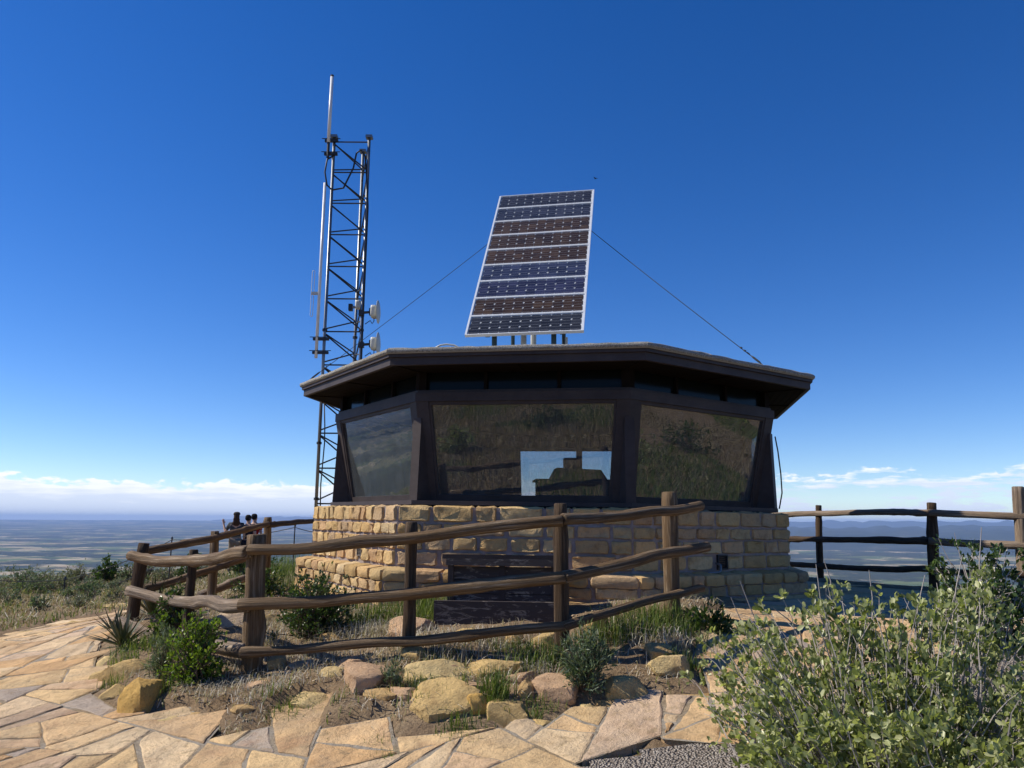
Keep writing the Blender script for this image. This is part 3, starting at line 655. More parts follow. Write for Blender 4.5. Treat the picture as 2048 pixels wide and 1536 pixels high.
# roof
roof = MB().prism([cor(k, 3.86, 3.345) for k in range(8)], [cor(k, 3.90, 3.46) for k in range(8)])
roof.add([cor(k, 3.90, 3.462) for k in range(8)]+[Vector((0, 0, 3.56))], [(k, (k+1) % 8, 8) for k in range(8)])
roof = roof.build('roof', MATS['roof_gravel'], hut)
for k in range(8):
    # rolled gravel rim
    V = []; Fc = []; n_ = 28; sec = [(3.89, 3.446), (3.955, 3.446), (3.962, 3.47), (3.953, 3.492), (3.93, 3.503), (3.87, 3.500), (3.80, 3.478)]
    for i in range(n_+1):
        for j, (r_, z) in enumerate(sec):
            p = cor(k, r_, z).lerp(cor(k+1, r_, z), i/n_); w_ = (float(vnoise(i*.9+k*40, j*1.7, 2))-.5)*.016*(j > 1); V.append(p*(1)+p.normalized()*w_*.4+Vector((0, 0, w_)))
    m_ = len(sec); Fc = [(i*m_+j, (i+1)*m_+j, (i+1)*m_+j+1, i*m_+j+1) for i in range(n_) for j in range(m_-1)]
    MB().add(V, Fc).build('roof_rim', MATS['roof_gravel'], roof, smooth=True)
    ring(k, 3.945, 3.86, 3.436, 3.95, 3.86, 3.447).build('drip_edge', MATS['drip_edge'], roof)
    ring(k, 3.925, 3.86, 3.397, 3.925, 3.86, 3.4355).build('fascia_board', PW, roof)
    ring(k, 3.894, 3.84, 3.305, 3.894, 3.84, 3.3965).build('fascia_board', PW, roof)
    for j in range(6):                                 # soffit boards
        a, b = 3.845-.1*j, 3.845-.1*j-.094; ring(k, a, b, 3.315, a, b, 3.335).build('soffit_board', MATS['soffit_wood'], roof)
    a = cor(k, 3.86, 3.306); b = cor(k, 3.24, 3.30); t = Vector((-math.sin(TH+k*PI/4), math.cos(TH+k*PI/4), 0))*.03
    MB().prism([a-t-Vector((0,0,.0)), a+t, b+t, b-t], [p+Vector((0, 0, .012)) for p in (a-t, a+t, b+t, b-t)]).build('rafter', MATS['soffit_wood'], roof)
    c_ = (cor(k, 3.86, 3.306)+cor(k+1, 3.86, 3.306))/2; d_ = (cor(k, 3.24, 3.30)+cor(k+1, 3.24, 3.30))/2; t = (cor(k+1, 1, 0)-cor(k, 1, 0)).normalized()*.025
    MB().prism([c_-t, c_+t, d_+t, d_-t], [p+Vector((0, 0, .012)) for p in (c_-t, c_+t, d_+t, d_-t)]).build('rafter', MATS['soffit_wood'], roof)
# pipe stub low on the shaded stone face and a cable down the corner of the windows
def HW(p): return hut.matrix_basis @ p
bpy.context.view_layer.update()
MB().tube([fpt(2, -.32, .965, .05, 3.6), fpt(2, -.14, .97, .05, 3.6), fpt(2, -.11, .99, .05, 3.6), fpt(2, -.105, 1.05, .045, 3.6), fpt(2, -.105, 1.07, -.03, 3.6)], .013, 8).build('drain_pipe', MATS['metal_grey'], hut, smooth=True)
MB().tube([cor(3, 3.40, 2.70)+Vector((.01, 0, 0)), cor(3, 3.41, 2.5)+Vector((.03, 0, 0)), cor(3, 3.43, 2.2)+Vector((.035, 0, 0)), cor(3, 3.44, 1.95)+Vector((.03, 0, 0)), cor(3, 3.425, 1.74)+Vector((.0, 0, 0))], .009, 6).build('lightning_cable', MATS['cable_black'], hut, smooth=True)
# furniture inside, seen through the glass
def frame_table(name, loc, rz, w, d, h, top, leg, **k):
    e = empty(name, loc, rz, **k); MB().box((0, 0, h-.02), (w, d, .04)).build('table_top', top, e)
    MB().box((0, 0, h-.09), (w-.1, d-.1, .08)).build('apron', leg, e)
    for sx_ in (-1, 1):
        for sy in (-1, 1): MB().box((sx_*(w/2-.06), sy*(d/2-.06), (h-.1)/2), (.06, .06, h-.1)).build('leg', leg, e)
    return e
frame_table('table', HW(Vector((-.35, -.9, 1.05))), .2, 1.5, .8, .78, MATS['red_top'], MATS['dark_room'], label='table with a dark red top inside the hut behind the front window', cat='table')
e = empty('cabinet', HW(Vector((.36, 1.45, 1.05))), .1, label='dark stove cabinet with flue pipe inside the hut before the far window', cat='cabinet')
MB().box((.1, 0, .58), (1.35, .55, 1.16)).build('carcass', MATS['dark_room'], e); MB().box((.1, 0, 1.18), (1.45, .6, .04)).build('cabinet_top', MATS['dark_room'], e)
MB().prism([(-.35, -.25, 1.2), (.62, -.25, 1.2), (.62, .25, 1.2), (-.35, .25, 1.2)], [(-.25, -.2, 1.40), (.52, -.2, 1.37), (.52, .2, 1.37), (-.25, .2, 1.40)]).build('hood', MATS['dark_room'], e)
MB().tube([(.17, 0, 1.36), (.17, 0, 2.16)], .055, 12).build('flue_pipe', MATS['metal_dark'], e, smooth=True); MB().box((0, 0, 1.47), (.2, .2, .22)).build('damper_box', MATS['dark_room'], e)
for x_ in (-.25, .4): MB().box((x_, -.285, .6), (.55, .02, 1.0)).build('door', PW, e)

# ================================================================== SOLAR ARRAY
yaw, tilt, PWd, PL = -.1828, .6527, 1.58, 3.692
PC = Vector((.3492, 10.8967, 5.4868))
PX = Vector((math.cos(yaw), math.sin(yaw), 0)); PN0 = Vector((-math.sin(yaw), math.cos(yaw), 0)); PU = Vector((0, 0, 1))*math.cos(tilt)+PN0*math.sin(tilt); PN = PX.cross(PU)
base = Vector((PC.x, PC.y, 3.62))
sol = empty('solar_array', base, label='tall tilted solar array of nine framed modules standing on the hut roof', cat='solar panel')
MT = Matrix(((PX.x, PU.x, PN.x, PC.x-base.x), (PX.y, PU.y, PN.y, PC.y-base.y), (PX.z, PU.z, PN.z, PC.z-base.z), (0, 0, 0, 1)))
cw, ch, gap = .1335, .1165, .003
cut = .017
q = [(-cw/2+cut, -ch/2), (cw/2-cut, -ch/2), (cw/2, -ch/2+cut), (cw/2, ch/2-cut), (cw/2-cut, ch/2), (-cw/2+cut, ch/2), (-cw/2, ch/2-cut), (-cw/2, -ch/2+cut)]
cellme = MB().prism([(x, y, -.001) for x, y in q], [(x, y, .0012) for x, y in q]).mesh('cell'); cellme.materials.append(MATS['solar_cell'])
mh = PL/9
fw_ = .012
fmb = MB(); 
fmb.box((0, mh/2-fw_/2-.003, -.012), (PWd, fw_, .046)).box((0, -mh/2+fw_/2+.003, -.012), (PWd, fw_, .046)); fmb.box((-PWd/2+.013, 0, -.012), (.026, mh-2*fw_-.006, .046)).box((PWd/2-.013, 0, -.012), (.026, mh-2*fw_-.006, .046))
frme = fmb.mesh('module_frame'); frme.materials.append(MATS['alu_frame'])
bk = MB().box((0, 0, -.009), (PWd-.052, mh-2*fw_-.006, .012)).mesh('module'); bk.materials.append(MATS['backsheet'])
BLK = [(.028,.028,.034),(.030,.033,.048),(.054,.032,.014),(.048,.029,.013),(.053,.031,.014),(.030,.036,.068),(.028,.030,.062),(.051,.030,.013),(.026,.027,.030)]
rc = random.Random(3)
for i in range(9):                                     # top module first
    yv = PL/2-mh*(i+.5); mo = bpy.data.objects.new('module', bk); COL.objects.link(mo); mo.parent = sol; mo.matrix_local = MT @ Matrix.Translation((0, yv, 0))
    link('module_frame', frme, None, mo)
    for r_ in range(3):
        for c_ in range(11):
            co = link('cell', cellme, None, mo, color=shade(BLK[i], rc.uniform(.7, 1.35))); co.location = ((c_-5)*(cw+gap), (r_-1)*(ch+.0025), .0)
L2 = lambda x, y, z: MT @ Vector((x, y, z))
for s in (-.5, .5):
    MB().prism([L2(s-.03, -PL/2+.05, -.085), L2(s+.03, -PL/2+.05, -.085), L2(s+.03, -PL/2+.05, -.036), L2(s-.03, -PL/2+.05, -.036)], [L2(s-.03, PL/2-.05, -.085), L2(s+.03, PL/2-.05, -.085), L2(s+.03, PL/2-.05, -.036), L2(s-.03, PL/2-.05, -.036)]).build('back_rail', MATS['green_metal'], sol)
Bz = 3.57-base.z
for s in (-.42, .38):
    f = L2(s, -PL/2+.14, -.09); MB().tube([(f.x, f.y, Bz-.04), (f.x, f.y, f.z+.03)], .035, 8).build('front_leg', MATS['green_metal'], sol)
    t_ = L2(s, .55, -.09); MB().tube([(t_.x, t_.y+.55, Bz-.03), (t_.x, t_.y+.02, t_.z)], .03, 8).build('rear_strut', MATS['green_metal'], sol)
    MB().box((f.x, f.y, Bz+.0), (.16, .16, .02)).build('base_plate', MATS['green_metal'], sol)
f = L2(-.06, -PL/2+.14, -.16); t_ = L2(-.06, .1, -.09); MB().tube([(t_.x, t_.y+.12, Bz-.03), (t_.x, t_.y+.02, t_.z+.1)], .045, 10).build('mast', MATS['dish_white'], sol)
f = L2(.50, -PL/2+.2, -.10); MB().tube([(f.x+.02, f.y, Bz-.03), (f.x-.01, f.y, f.z)], .012, 6).build('cable', MATS['cable_black'], sol); MB().box((f.x+.045, f.y+.02, Bz+.2), (.03, .02, .46)).build('conduit', MATS['dish_white'], sol)
f = L2(-.06, -PL/2+.5, -.09); MB().tube([(f.x, f.y, Bz-.03), (f.x, f.y, f.z)], .04, 8).build('front_post', MATS['dish_white'], sol)

def wire(name, a, b, sag, r_, label, mat='metal_dark', turn=None):
    a, b = Vector(a), Vector(b); e = empty(name, b, label=label, cat='wire')
    pts = [a.lerp(b, t)+Vector((0, 0, -sag*4*t*(1-t)))-b for t in np.linspace(0, 1, 12)]
    MB().tube(pts, r_, 5).build('cable', MATS[mat], e)
    d = (a-b).normalized(); rot = d.to_track_quat('Z', 'Y').to_matrix()
    if turn:
        MB().tube([d*.03, d*.07, d*.17, d*.21], [.006, .014, .014, .006], 6).build('turnbuckle', MATS[mat], e)
        n_ = 10; lp = [d*.27+rot @ Vector((.022*math.cos(2*PI*i/n_), 0, .03*math.sin(2*PI*i/n_))) for i in range(n_+1)]; MB().tube(lp, .005, 5, False).build('thimble', MATS[mat], e)
        for s in (.33, .40): MB().box(d*s, (.03, .02, .018), rot).build('wire_clip', MATS[mat], e)
    return e
ra = HW(cor(2, 3.93, 3.50).lerp(cor(3, 3.93, 3.50), .66)); aR = at_y(1130, 419, 12.15)
wire('guy_wire', aR, ra, .02, .0055, 'steel guy wire with turnbuckle from solar array to shaded roof edge', turn=True)
la = HW(cor(0, 3.93, 3.50).lerp(cor(1, 3.93, 3.50), .10)); aL = at_y(1020, 453, 12.2)
wire('guy_wire', aL, la, .02, .0045, 'steel guy wire from solar array to sunlit roof edge by the tower', turn=True)
hp = [HW(cor(1, 3.80, 3.47).lerp(cor(2, 3.80, 3.47), t)+Vector((0, 0, z))) for t, z in ((.155, -.01), (.165, .05), (.19, .085), (.215, .092), (.245, .08), (.27, .045), (.283, -.01))]
tag(MB().tube(hp, .011, 7).build('conduit_hoop', MATS['dish_white'], smooth=True), 'small pale conduit hoop arching over the roof edge', 'conduit')

# ================================================================== RADIO TOWER AND ANTENNAS
TY = 13.2; TLx, TRx = -3.31, -2.665; TFw = TRx-TLx; TM = ((TLx+TRx)/2+.10, TY+TFw*.866); TZ1 = 8.47
LEG = [(TLx, TY), (TRx, TY), TM]
tz = hz1(TLx, TY)
tow = empty('radio_tower', (TLx, TY, tz), label='grey three legged steel lattice radio tower behind the hut', cat='tower')
def T(p): return Vector(p)-Vector((TLx, TY, tz))
MG, MD = MATS['metal_grey'], MATS['metal_dark']
for i, (x, y) in enumerate(LEG):
    MB().tube([T((x, y, tz-.2)), T((x, y, 8.56))], .028, 10).build('leg', MG, tow, smooth=True)
    MB().box(T((x, y, 8.57)), (.12, .12, .05)).build('leg_cap', MG, tow)
    for z in (1.95, 2.9, 4.9): MB().tube([T((x, y, z-.02)), T((x, y, z+.02))], .045, 8).build('flange', MD, tow)
z = 8.47; bay = .6
while z > .5:
    L_, R_, M_ = LEG
    zs = z-bay
    def rod(a, za, b, zb): MB().tube([T((*a, za)), T((*b, zb))], .0135, 5).build('brace', MD, tow)
    rod(L_, z, R_, z); rod(L_, z-.04, R_, zs+.03); rod(L_, z-.03, M_, z-bay*.45); rod(M_, z-bay*.45, L_, zs+.05); rod(M_, z-bay*.5, R_, zs+.2); rod(M_, z-.9*bay, R_, z)
    z -= bay
tag(MB().tube([(TLx+.03, TY-.02, 8.2), (TLx-.10, TY-.05, 8.1), (TLx-.13, TY-.05, 7.85), (TLx-.08, TY-.05, 7.6), (TLx+.02, TY-.06, 7.5), (TLx+.22, TY-.04, 7.55), (TLx+.38, TY-.02, 7.95), (TLx+.42, TY, 8.25), (TLx+.5, TY+.02, 8.33), (TLx+.58, TY+.01, 8.2), (TLx+.63, TY-.03, 7.8), (TRx+.035, TY-.04, 7.2), (TRx+.03, TY-.04, 5), (TRx+.03, TY-.04, 3), (TRx+.02, TY-.04, .4)], .016, 6).build('coaxial_cable', MATS['cable_black'], smooth=True), 'black coaxial cable looping at the tower top and down one leg', 'cable')
tag(MB().tube([(TLx+.06, TY-.03, 3.6), (TLx+.09, TY-.03, 3.2), (TLx+.10, TY-.03, 2.9), (TLx+.07, TY-.03, 2.2), (TLx+.09, TY-.03, 1.5), (TLx+.06, TY-.03, .3)], .011, 6).build('feeder_cable', MATS['cable_black'], smooth=True), 'thin black feeder cable hanging inside the low part of the tower', 'cable')
def clampset(parent, x, y, z, off, T0):
    MB().box(Vector((x, y, z))-T0, (off+.14, .05, .045)).build('clamp', MD, parent); MB().box(Vector((x, y-.03, z+.03))-T0, (off+.24, .012, .012)).build('bolt', MD, parent)
# white whip antenna above the tower
b0 = Vector((TLx-.09, TY-.06, 8.13)); wa = empty('whip_antenna', b0, label='white whip antenna rising above the top of the tower', cat='antenna')
MB().tube([(0, 0, 0), (0, 0, .36)], .028, 8).build('mount_tube', MD, wa); MB().tube([(0, 0, .30), (.005, 0, 1.62)], .031, 10).build('radome', MATS['white_pole'], wa, smooth=True); MB().tube([(.005, 0, 1.62), (.005, 0, 1.65)], .033, 10).build('end_cap', MD, wa)
for z in (8.21, 8.47): clampset(wa, TLx-.04, TY-.04, z, .10, b0)
# folded dipole on a long pale pole beside the tower
b0 = Vector((TLx-.12, TY-.04, 3.35)); da = empty('dipole_antenna', b0, label='long pale antenna pole with folded dipole loop beside the tower', cat='antenna')
p1 = at_y(655, 366, TY-.04); p0 = at_y(640, 716, TY-.04)
MB().tube([(0, 0, p0.z-b0.z), (.0, 0, p1.z-b0.z)], .027, 10).build('pole', MATS['white_pole'], da, smooth=True)
n_ = 10; cz = at_y(637, 588, TY).z-b0.z; lp = []
for s, o in ((1, 0), (-1, PI)):
    lp += [(-.12+.022*math.cos(PI*i/n_+o), -.0, cz+s*.40+.022*math.sin(PI*i/n_+o)) for i in range(n_+1)]
MB().tube(lp+[lp[0]], .006, 6, False).build('dipole_loop', MATS['white_pole'], da, smooth=True); MB().box((-.06, 0, cz), (.16, .035, .05)).build('boom', MATS['dish_white'], da)
for v_ in (679, 706): clampset(da, TLx-.05, TY-.03, at_y(640, v_, TY).z, .14, b0)
# two dish antennas on the right-hand leg
def dish(v_, label):
    c = at_y(752, v_, TY-.1); e = empty('dish_antenna', c, label=label, cat='antenna', group='dish antennas on the tower')
    n_ = 20; V = []; Fc = []; prof = [(.0, .0), (.012, .07), (.03, .14), (.055, .205), (.066, .21), (.06, .197), (.03, .13), (.02, 0)]
    for d_, r_ in prof:
        for i in range(n_): a = 2*PI*i/n_; V.append((.045+d_*-.6+.03, r_*math.cos(a), r_*math.sin(a)))
    m_ = len(prof); Fc = [(j*n_+i, j*n_+(i+1) % n_, (j+1)*n_+(i+1) % n_, (j+1)*n_+i) for j in range(m_-1) for i in range(n_)]
    MB().add(V, Fc).build('reflector', MATS['dish_white'], e, smooth=True)
    V, Fc = rboxv(.11, .22, .22, random.Random(2), 4, 8, .0); MB().add([(x-.03, y, z) for x, y, z in V], Fc).build('radio_unit', MATS['dish_white'], e, smooth=True)
    MB().tube([(-.08, 0, -.0), (-.26, .06, .0)], .024, 8).build('arm', MD, e); MB().box((-.1, 0, 0), (.03, .09, .12)).build('bracket', MD, e); MB().box((-.27, .07, 0), (.09, .09, .10)).build('leg_clamp', MD, e)
    MB().tube([(-.03, 0, -.10), (-.03, 0, -.17), (-.06, 0, -.21), (-.1, .02, -.15), (-.2, .08, -.2)], .008, 5).build('lead', MATS['cable_black'], e)
dish(624, 'white dish antenna on the tower leg, upper of two'); dish(688, 'white dish antenna on the tower leg, lower of two by the roof')
c = at_y(717, 610, TY+.25); e = empty('radio_box', c, label='small cream radio box clamped inside the tower', cat='radio box'); V, Fc = rboxv(.09, .16, .16, random.Random(4), 4, 7, 0); MB().add(V, Fc).build('housing', MATS['dish_white'], e, smooth=True); MB().box((-.09, .08, -.02), (.12, .03, .04)).build('bracket', MG, e); MB().box((-.16, .1, -.02), (.07, .09, .12)).build('clamp', MD, e)

# ================================================================== LOG FENCES
rl = random.Random(21)
def log(pts, r0, parent, name, mat, n=18, r1=None, knots=True):
    pts = [Vector(p) for p in pts]; P = []
    r0 *= .88 if name == 'rail' else 1
    for i in range(len(pts)-1):                        # Catmull-Rom through the way-points
        a, b = pts[max(i-1, 0)], pts[min(i+2, len(pts)-1)]; p, q_ = pts[i], pts[i+1]; m_ = max(3, int((q_-p).length/.11))
        for t in np.linspace(0, 1, m_, endpoint=False):
            P.append(.5*((2*p)+(q_-a)*t+(2*a-5*p+4*q_-b)*t*t+(3*p-a-3*q_+b)*t*t*t))
    P.append(pts[-1]); n_ = len(P); q0 = rl.randrange(99)
    if name == 'rail': P = [p+Vector((0, (float(vnoise(i*.33+q0, .5, 4))-.5)*.025, (float(vnoise(i*.33+q0, 7.5, 5))-.5)*.022)) for i, p in enumerate(P)]
    r1 = r1 or r0; sd_ = rl.randrange(900); rr = []
    kn = [rl.randrange(1, n_-1) for _ in range(max(1, n_//9))] if n_ > 4 and knots else []
    for i in range(n_):
        r_ = (r0+(r1-r0)*i/(n_-1))*(.93+.16*float(vnoise(i*.35+sd_, 1.1, 3)))
        if i in kn: r_ *= 1.10
        rr.append(r_)
    b = MB().tube([P[0]-(P[1]-P[0]).normalized()*.006]+P+[P[-1]+(P[-1]-P[-2]).normalized()*.006], [rr[0]*.82]+rr+[rr[-1]*.82], n)
    V = b.v
    for i in range(len(V)):                            # flutes and knots round the log
        ringi, j = divmod(i, n); c = ([P[0]]+P+[P[-1]])[min(ringi, n_+1)]; d = Vector(V[i])-c
        k = .86+.2*float(vnoise(j*.7+sd_, ringi*.13, 7))+.10*float(vnoise(j*1.9+sd_, ringi*.10, 9))
        if ringi-1 in kn and (j+ringi) % n < 3: k += .16
        V[i] = tuple(c+d*k)
    o = b.build(name, mat, parent, smooth=True, uv=True)
    return o
def fence(name, label, posts, rails, pm, rm):
    b0 = Vector((posts[0][0], posts[0][1], g1(posts[0][0], posts[0][1]))); e = empty(name, b0, label=label, cat='fence')
    for x, y, zt, r_, lean, mat in posts:
        zb = g1(x, y)-.15; log([Vector((x, y, zb))-b0, Vector((x+lean*.4, y, (zb+zt)/2))-b0, Vector((x+lean, y, zt))-b0], r_*1.08, e, 'post', mat or pm, 18, r_*.94)
    for pts, r_, mat in rails: log([at_y(*p)-b0 for p in pts], r_, e, 'rail', mat or rm)
    return e
WD, WG, PD = MATS['log_wood'], MATS['log_grey'], MATS['post_dark']
def post(ut, vt, ub, vb, y, r_, mat=None):             # post from its top and foot pixels at distance y
    a, b = at_y(ut, vt, y), at_y(ub, vb, y); return (b.x, y, a.z, r_, a.x-b.x, mat)
FENCE_A = fence('log_fence', 'three rail log fence bending round the garden bed before the hut',
 [post(288,1087,262,1247,9.3,.070,PD), post(388,1100,372,1268,8.3,.047,PD), post(513,1070,503,1362,6.85,.082,WD), post(822,1045,817,1302,6.62,.050,PD), post(1121,1008,1124,1320,6.46,.056,PD), post(1338,985,1345,1228,7.42,.073,WD)],
 [([(262,1111,9.15),(310,1121,8.85),(375,1122,8.15),(430,1116,7.5),(470,1105,7.0),(497,1103,6.72)], .062, WD),
  ([(497,1101,6.70),(620,1096,6.62),(720,1084,6.55),(820,1077,6.48),(960,1056,6.40),(1060,1045,6.34),(1124,1041,6.31)], .052, WD),
  ([(1126,1041,6.31),(1210,1035,6.65),(1300,1025,7.0),(1350,1020,7.25),(1402,1012,7.55)], .050, WD),
  ([(258,1181,9.15),(310,1195,8.85),(375,1204,8.15),(420,1202,7.6),(455,1213,7.1),(492,1210,6.74)], .066, WG),
  ([(478,1210,6.69),(620,1204,6.62),(720,1194,6.55),(820,1187,6.48),(960,1171,6.40),(1130,1156,6.31)], .054, WD),
  ([(1128,1157,6.31),(1240,1130,6.68),(1330,1108,7.12),(1415,1094,7.5)], .053, WD),
  ([(240,1246,9.0),(280,1262,8.75),(320,1278,8.4),(366,1288,7.95)], .075, WG),
  ([(395,1290,7.45),(440,1295,7.1),(486,1301,6.76)], .065, WG),
  ([(482,1304,6.66),(600,1298,6.62),(700,1290,6.55),(820,1283,6.48),(960,1268,6.40),(1060,1258,6.34),(1128,1252,6.31)], .043, WD),
  ([(1126,1253,6.31),(1210,1228,6.6),(1290,1202,6.95),(1340,1190,7.25),(1405,1174,7.5)], .042, WD)], PD, WD)
FENCE_B = fence('log_fence', 'log fence running back past the sunny side of the hut to the people',
 [post(430,1063,423,1200,11.0,.057,WD), post(536,1035,531,1190,12.8,.062,WD), post(632,1030,630,1165,15.4,.06,PD)],
 [([(288,1103,9.42),(360,1090,10.1),(428,1076,10.9),(490,1059,11.9),(535,1049,12.65)], .052, WD), ([(535,1050,12.7),(590,1045,14.0),(640,1041,15.3)], .052, PD),
  ([(288,1177,9.42),(350,1162,10.0),(428,1137,10.9),(490,1117,11.9),(535,1106,12.65)], .055, WD), ([(535,1107,12.7),(640,1088,15.3)], .05, PD),
  ([(398,1192,11.05),(440,1176,11.4),(492,1156,12.0),(535,1143,12.7)], .065, WG)], PD, WD)
FENCE_C = fence('log_fence', 'three rail log fence along the terrace edge above the valley',
 [post(1637,1011,1641,1160,14.5,.060,PD), post(1863,1006,1870,1195,11.55,.070,PD), post(2036,974,2052,1190,10.75,.080,WG), post(2330,985,2330,1210,10.0,.07,WG)],
 [([(1500,1029,16.2),(1560,1029,15.5),(1640,1027,14.4),(1750,1024,12.9),(1860,1026,11.47)], .056, WG), ([(1858,1026,11.44),(1950,1029,11.1),(2060,1033,10.65),(2340,1040,9.9)], .056, WG),
  ([(1500,1077,16.2),(1640,1079,14.4),(1750,1080,12.9),(1860,1082,11.47)], .060, PD), ([(1858,1082,11.44),(1950,1088,11.1),(2060,1092,10.65),(2340,1100,9.9)], .058, WG),
  ([(1520,1125,16.0),(1640,1132,14.4),(1750,1138,12.9),(1860,1139,11.47)], .052, PD), ([(1858,1140,11.44),(1950,1146,11.1),(2060,1150,10.65),(2340,1160,9.9)], .05, PD)], PD, WG)

# ================================================================== CABINET AND BOARD BOX BY THE WALL
cA = at_y(895, 1200, 8.05); cB = at_y(1116, 1200, 7.9)
dx = (cB-cA); dx.z = 0; Wc = dx.length; dxn = dx.normalized(); rzc = math.atan2(dxn.y, dxn.x); mid = (cA+cB)/2
zg = g1(mid.x, mid.y)-.06; ztop = at_y(1000, 1107, 7.95).z
cab = empty('utility_cabinet', (mid.x, mid.y, zg), rzc, label='dark peeling wooden cabinet with sloping lid against the stone plinth', cat='cabinet')
H_ = ztop-zg; PE = MATS['peeling_wood']
for j in range(4):
    z0 = (H_-.13)*j/4; MB().box((0, .0, z0+(H_-.13)/8), (Wc-.10, .03, (H_-.13)/4-.006)).build('front_board', PE, cab)
for s in (-1, 1): MB().box((s*(Wc/2-.03), .23, (H_-.16)/2), (.05, .50, H_-.16)).build('side_panel', PW, cab); MB().box((s*(Wc/2-.035), -.02, (H_-.12)/2), (.06, .03, H_-.12)).build('stile', PW, cab)
MB().box((0, -.022, H_*.55), (.06, .025, H_*.7)).build('stile', PW, cab); MB().box((0, .25, (H_-.18)/2), (Wc-.12, .44, H_-.18)).build('carcass', MATS['dark_room'], cab)
lid = MB().prism([(-Wc/2-.04, -.10, H_-.05), (Wc/2+.04, -.10, H_-.05), (Wc/2+.04, .50, H_-.10), (-Wc/2-.04, .50, H_-.10)], [(-Wc/2-.04, -.10, H_-.01), (Wc/2+.04, -.10, H_-.01), (Wc/2+.04, .50, H_-.055), (-Wc/2-.04, .50, H_-.055)]).build('lid', PW, cab)
MB().box((0, -.085, H_-.085), (Wc+.0, .03, .068)).build('lid_trim', PE, cab)
for i in range(7): MB().tube([(-Wc/2+.02+i*(Wc-.04)/6, -.105, H_-.03), (-Wc/2+.02+i*(Wc-.04)/6, -.112, H_-.03)], .008, 8).build('nail_head', MD, lid)
lt = MB(); lt.tube([(.0, -.036, H_*.5+.05*math.sin(a)) for a in (0,)]+[(.0, -.05, H_*.5)], .02, 8).build('latch', MD, cab)
bA = at_y(868, 1235, 7.62); bB = at_y(1122, 1235, 7.5); dx = bB-bA; dx.z = 0; Wb = dx.length; mid = (bA+bB)/2; zt_ = at_y(990, 1203, 7.55).z; zb_ = at_y(990, 1285, 7.55).z
box = empty('board_box', (mid.x, mid.y, zb_), math.atan2(dx.y, dx.x), label='weathered open box of dark peeling boards in front of the cabinet', cat='wooden box')
Hb = zt_-zb_
MB().box((0, 0, Hb*.54), (Wb, .045, Hb*.92)).build('front_board', PE, box); MB().box((0, -.0, Hb*.04), (Wb-.02, .04, Hb*.08-.006)).build('front_board', PE, box)
for s in (-1, 1): MB().box((s*(Wb/2-.03), .24, Hb*.47), (.04, .43, Hb*.86)).build('side_board', PE, box)

# ================================================================== ROCKS
rr_ = random.Random(77)
def rock(u, vb, w, h, col, label, dep=.7, e=3.2, rz=None, rough=.10, sink=.38, dy=0, flat=False, cat='rock', mat='sandstone'):
    p = gp(u, vb, .03); s = p.y/F; wm_, hm = w*s, h*s*.86
    rg = random.Random(int(u*7+vb)); dm = wm_*dep; hh = max(hm*.95, .03)*(1+sink)
    V, Fc = rboxv(wm_, dm, hh, rg, 9, 5, 0)
    A = np.array(V)/[wm_/2, dm/2, hh/2]
    for _ in range(15):                                # cleave it with random planes
        d = np.array([rg.gauss(0, 1), rg.gauss(0, 1), rg.gauss(.35, .8)]); d /= np.linalg.norm(d); q_ = A @ d; lim = q_.max()*rg.uniform(.60, .9)
        k_ = q_ > lim; A[k_] -= np.outer(q_[k_]-lim, d)
    A[:, 2] += .25*(A[:, 0]*rg.uniform(-.8, .8)+A[:, 1]*rg.uniform(-.3, .8))*(A[:, 2] > 0)
    A /= np.abs(A).max(0); A += .10*(np.stack([vnoise(A[:, 0]*2.5+u, A[:, 1]*2.5+A[:, 2]*2, 1), vnoise(A[:, 1]*2.5+u, A[:, 2]*2.5+A[:, 0], 2), vnoise(A[:, 0]*3+u, A[:, 1]*3+A[:, 2], 3)], -1)-.5)
    V = [tuple(q) for q in A*[wm_/2, dm/2, hh/2]+[0, 0, hh*.5-hh*sink-.008]]
    o = MB().add(V, Fc).build('rock', MATS[mat], None, smooth=True, color=col, label=label, cat=cat)
    o.data.set_sharp_from_angle(angle=R(24))
    o.location = (p.x, p.y+dm*.45+dy, min(g1(p.x, p.y+dm*.45+dy), g1(p.x-wm_*.35, p.y)+.03, g1(p.x+wm_*.35, p.y)+.03)); o.rotation_euler = (rr_.uniform(-.05, .05), rr_.uniform(-.04, .04), rz if rz is not None else rr_.uniform(-.3, .3))
    return o
T1, T2, T3, PK, OR = (.58,.41,.18), (.62,.47,.23), (.52,.35,.16), (.54,.36,.22), (.60,.38,.12)
rock(238,1362,96,64,T1,'tan kerb rock between the yucca and the orange block', .9, 4)
rock(268,1418,104,92,OR,'long orange sandstone block edging the bed by the path', 1.1, 5, .5, .07)
rock(390,1428,62,24,T3,'flat brown stone sunk in the bare dirt', .8)
rock(620,1408,92,44,T2,'low yellow rock beside the green grass tuft', .8, 3)
rock(733,1397,98,62,PK,'rounded pinkish boulder with cracked top in the bed', .8, 2.8)
rock(872,1374,146,48,T2,'broad pale yellow boulder at the middle of the bed', .6, 3.6)
rock(705,1440,160,40,T1,'flat split sandstone slab near the path edge', .6, 4, None, .14)
rock(880,1440,164,84,T1,'large angular orange tan rock beside the path', .6, 3.4, .1, .14)
rock(953,1432,42,46,OR,'square orange rock chip leaning on the large angular rock', .9, 5)
rock(985,1364,116,36,T1,'thin tan slab under the dark slate piece', .55, 4.5)
rock(1003,1333,66,14,(.13,.11,.10),'dark slate slab lying on the grass by the fence post', .8, 7, .1, .03, cat='slab', mat='slate')
rock(1017,1438,92,74,T1,'tan rock striped by grass shadows', .9, 3)
rock(1052,1402,34,36,T3,'stubby brown stone resting on the striped rock', 1, 4)
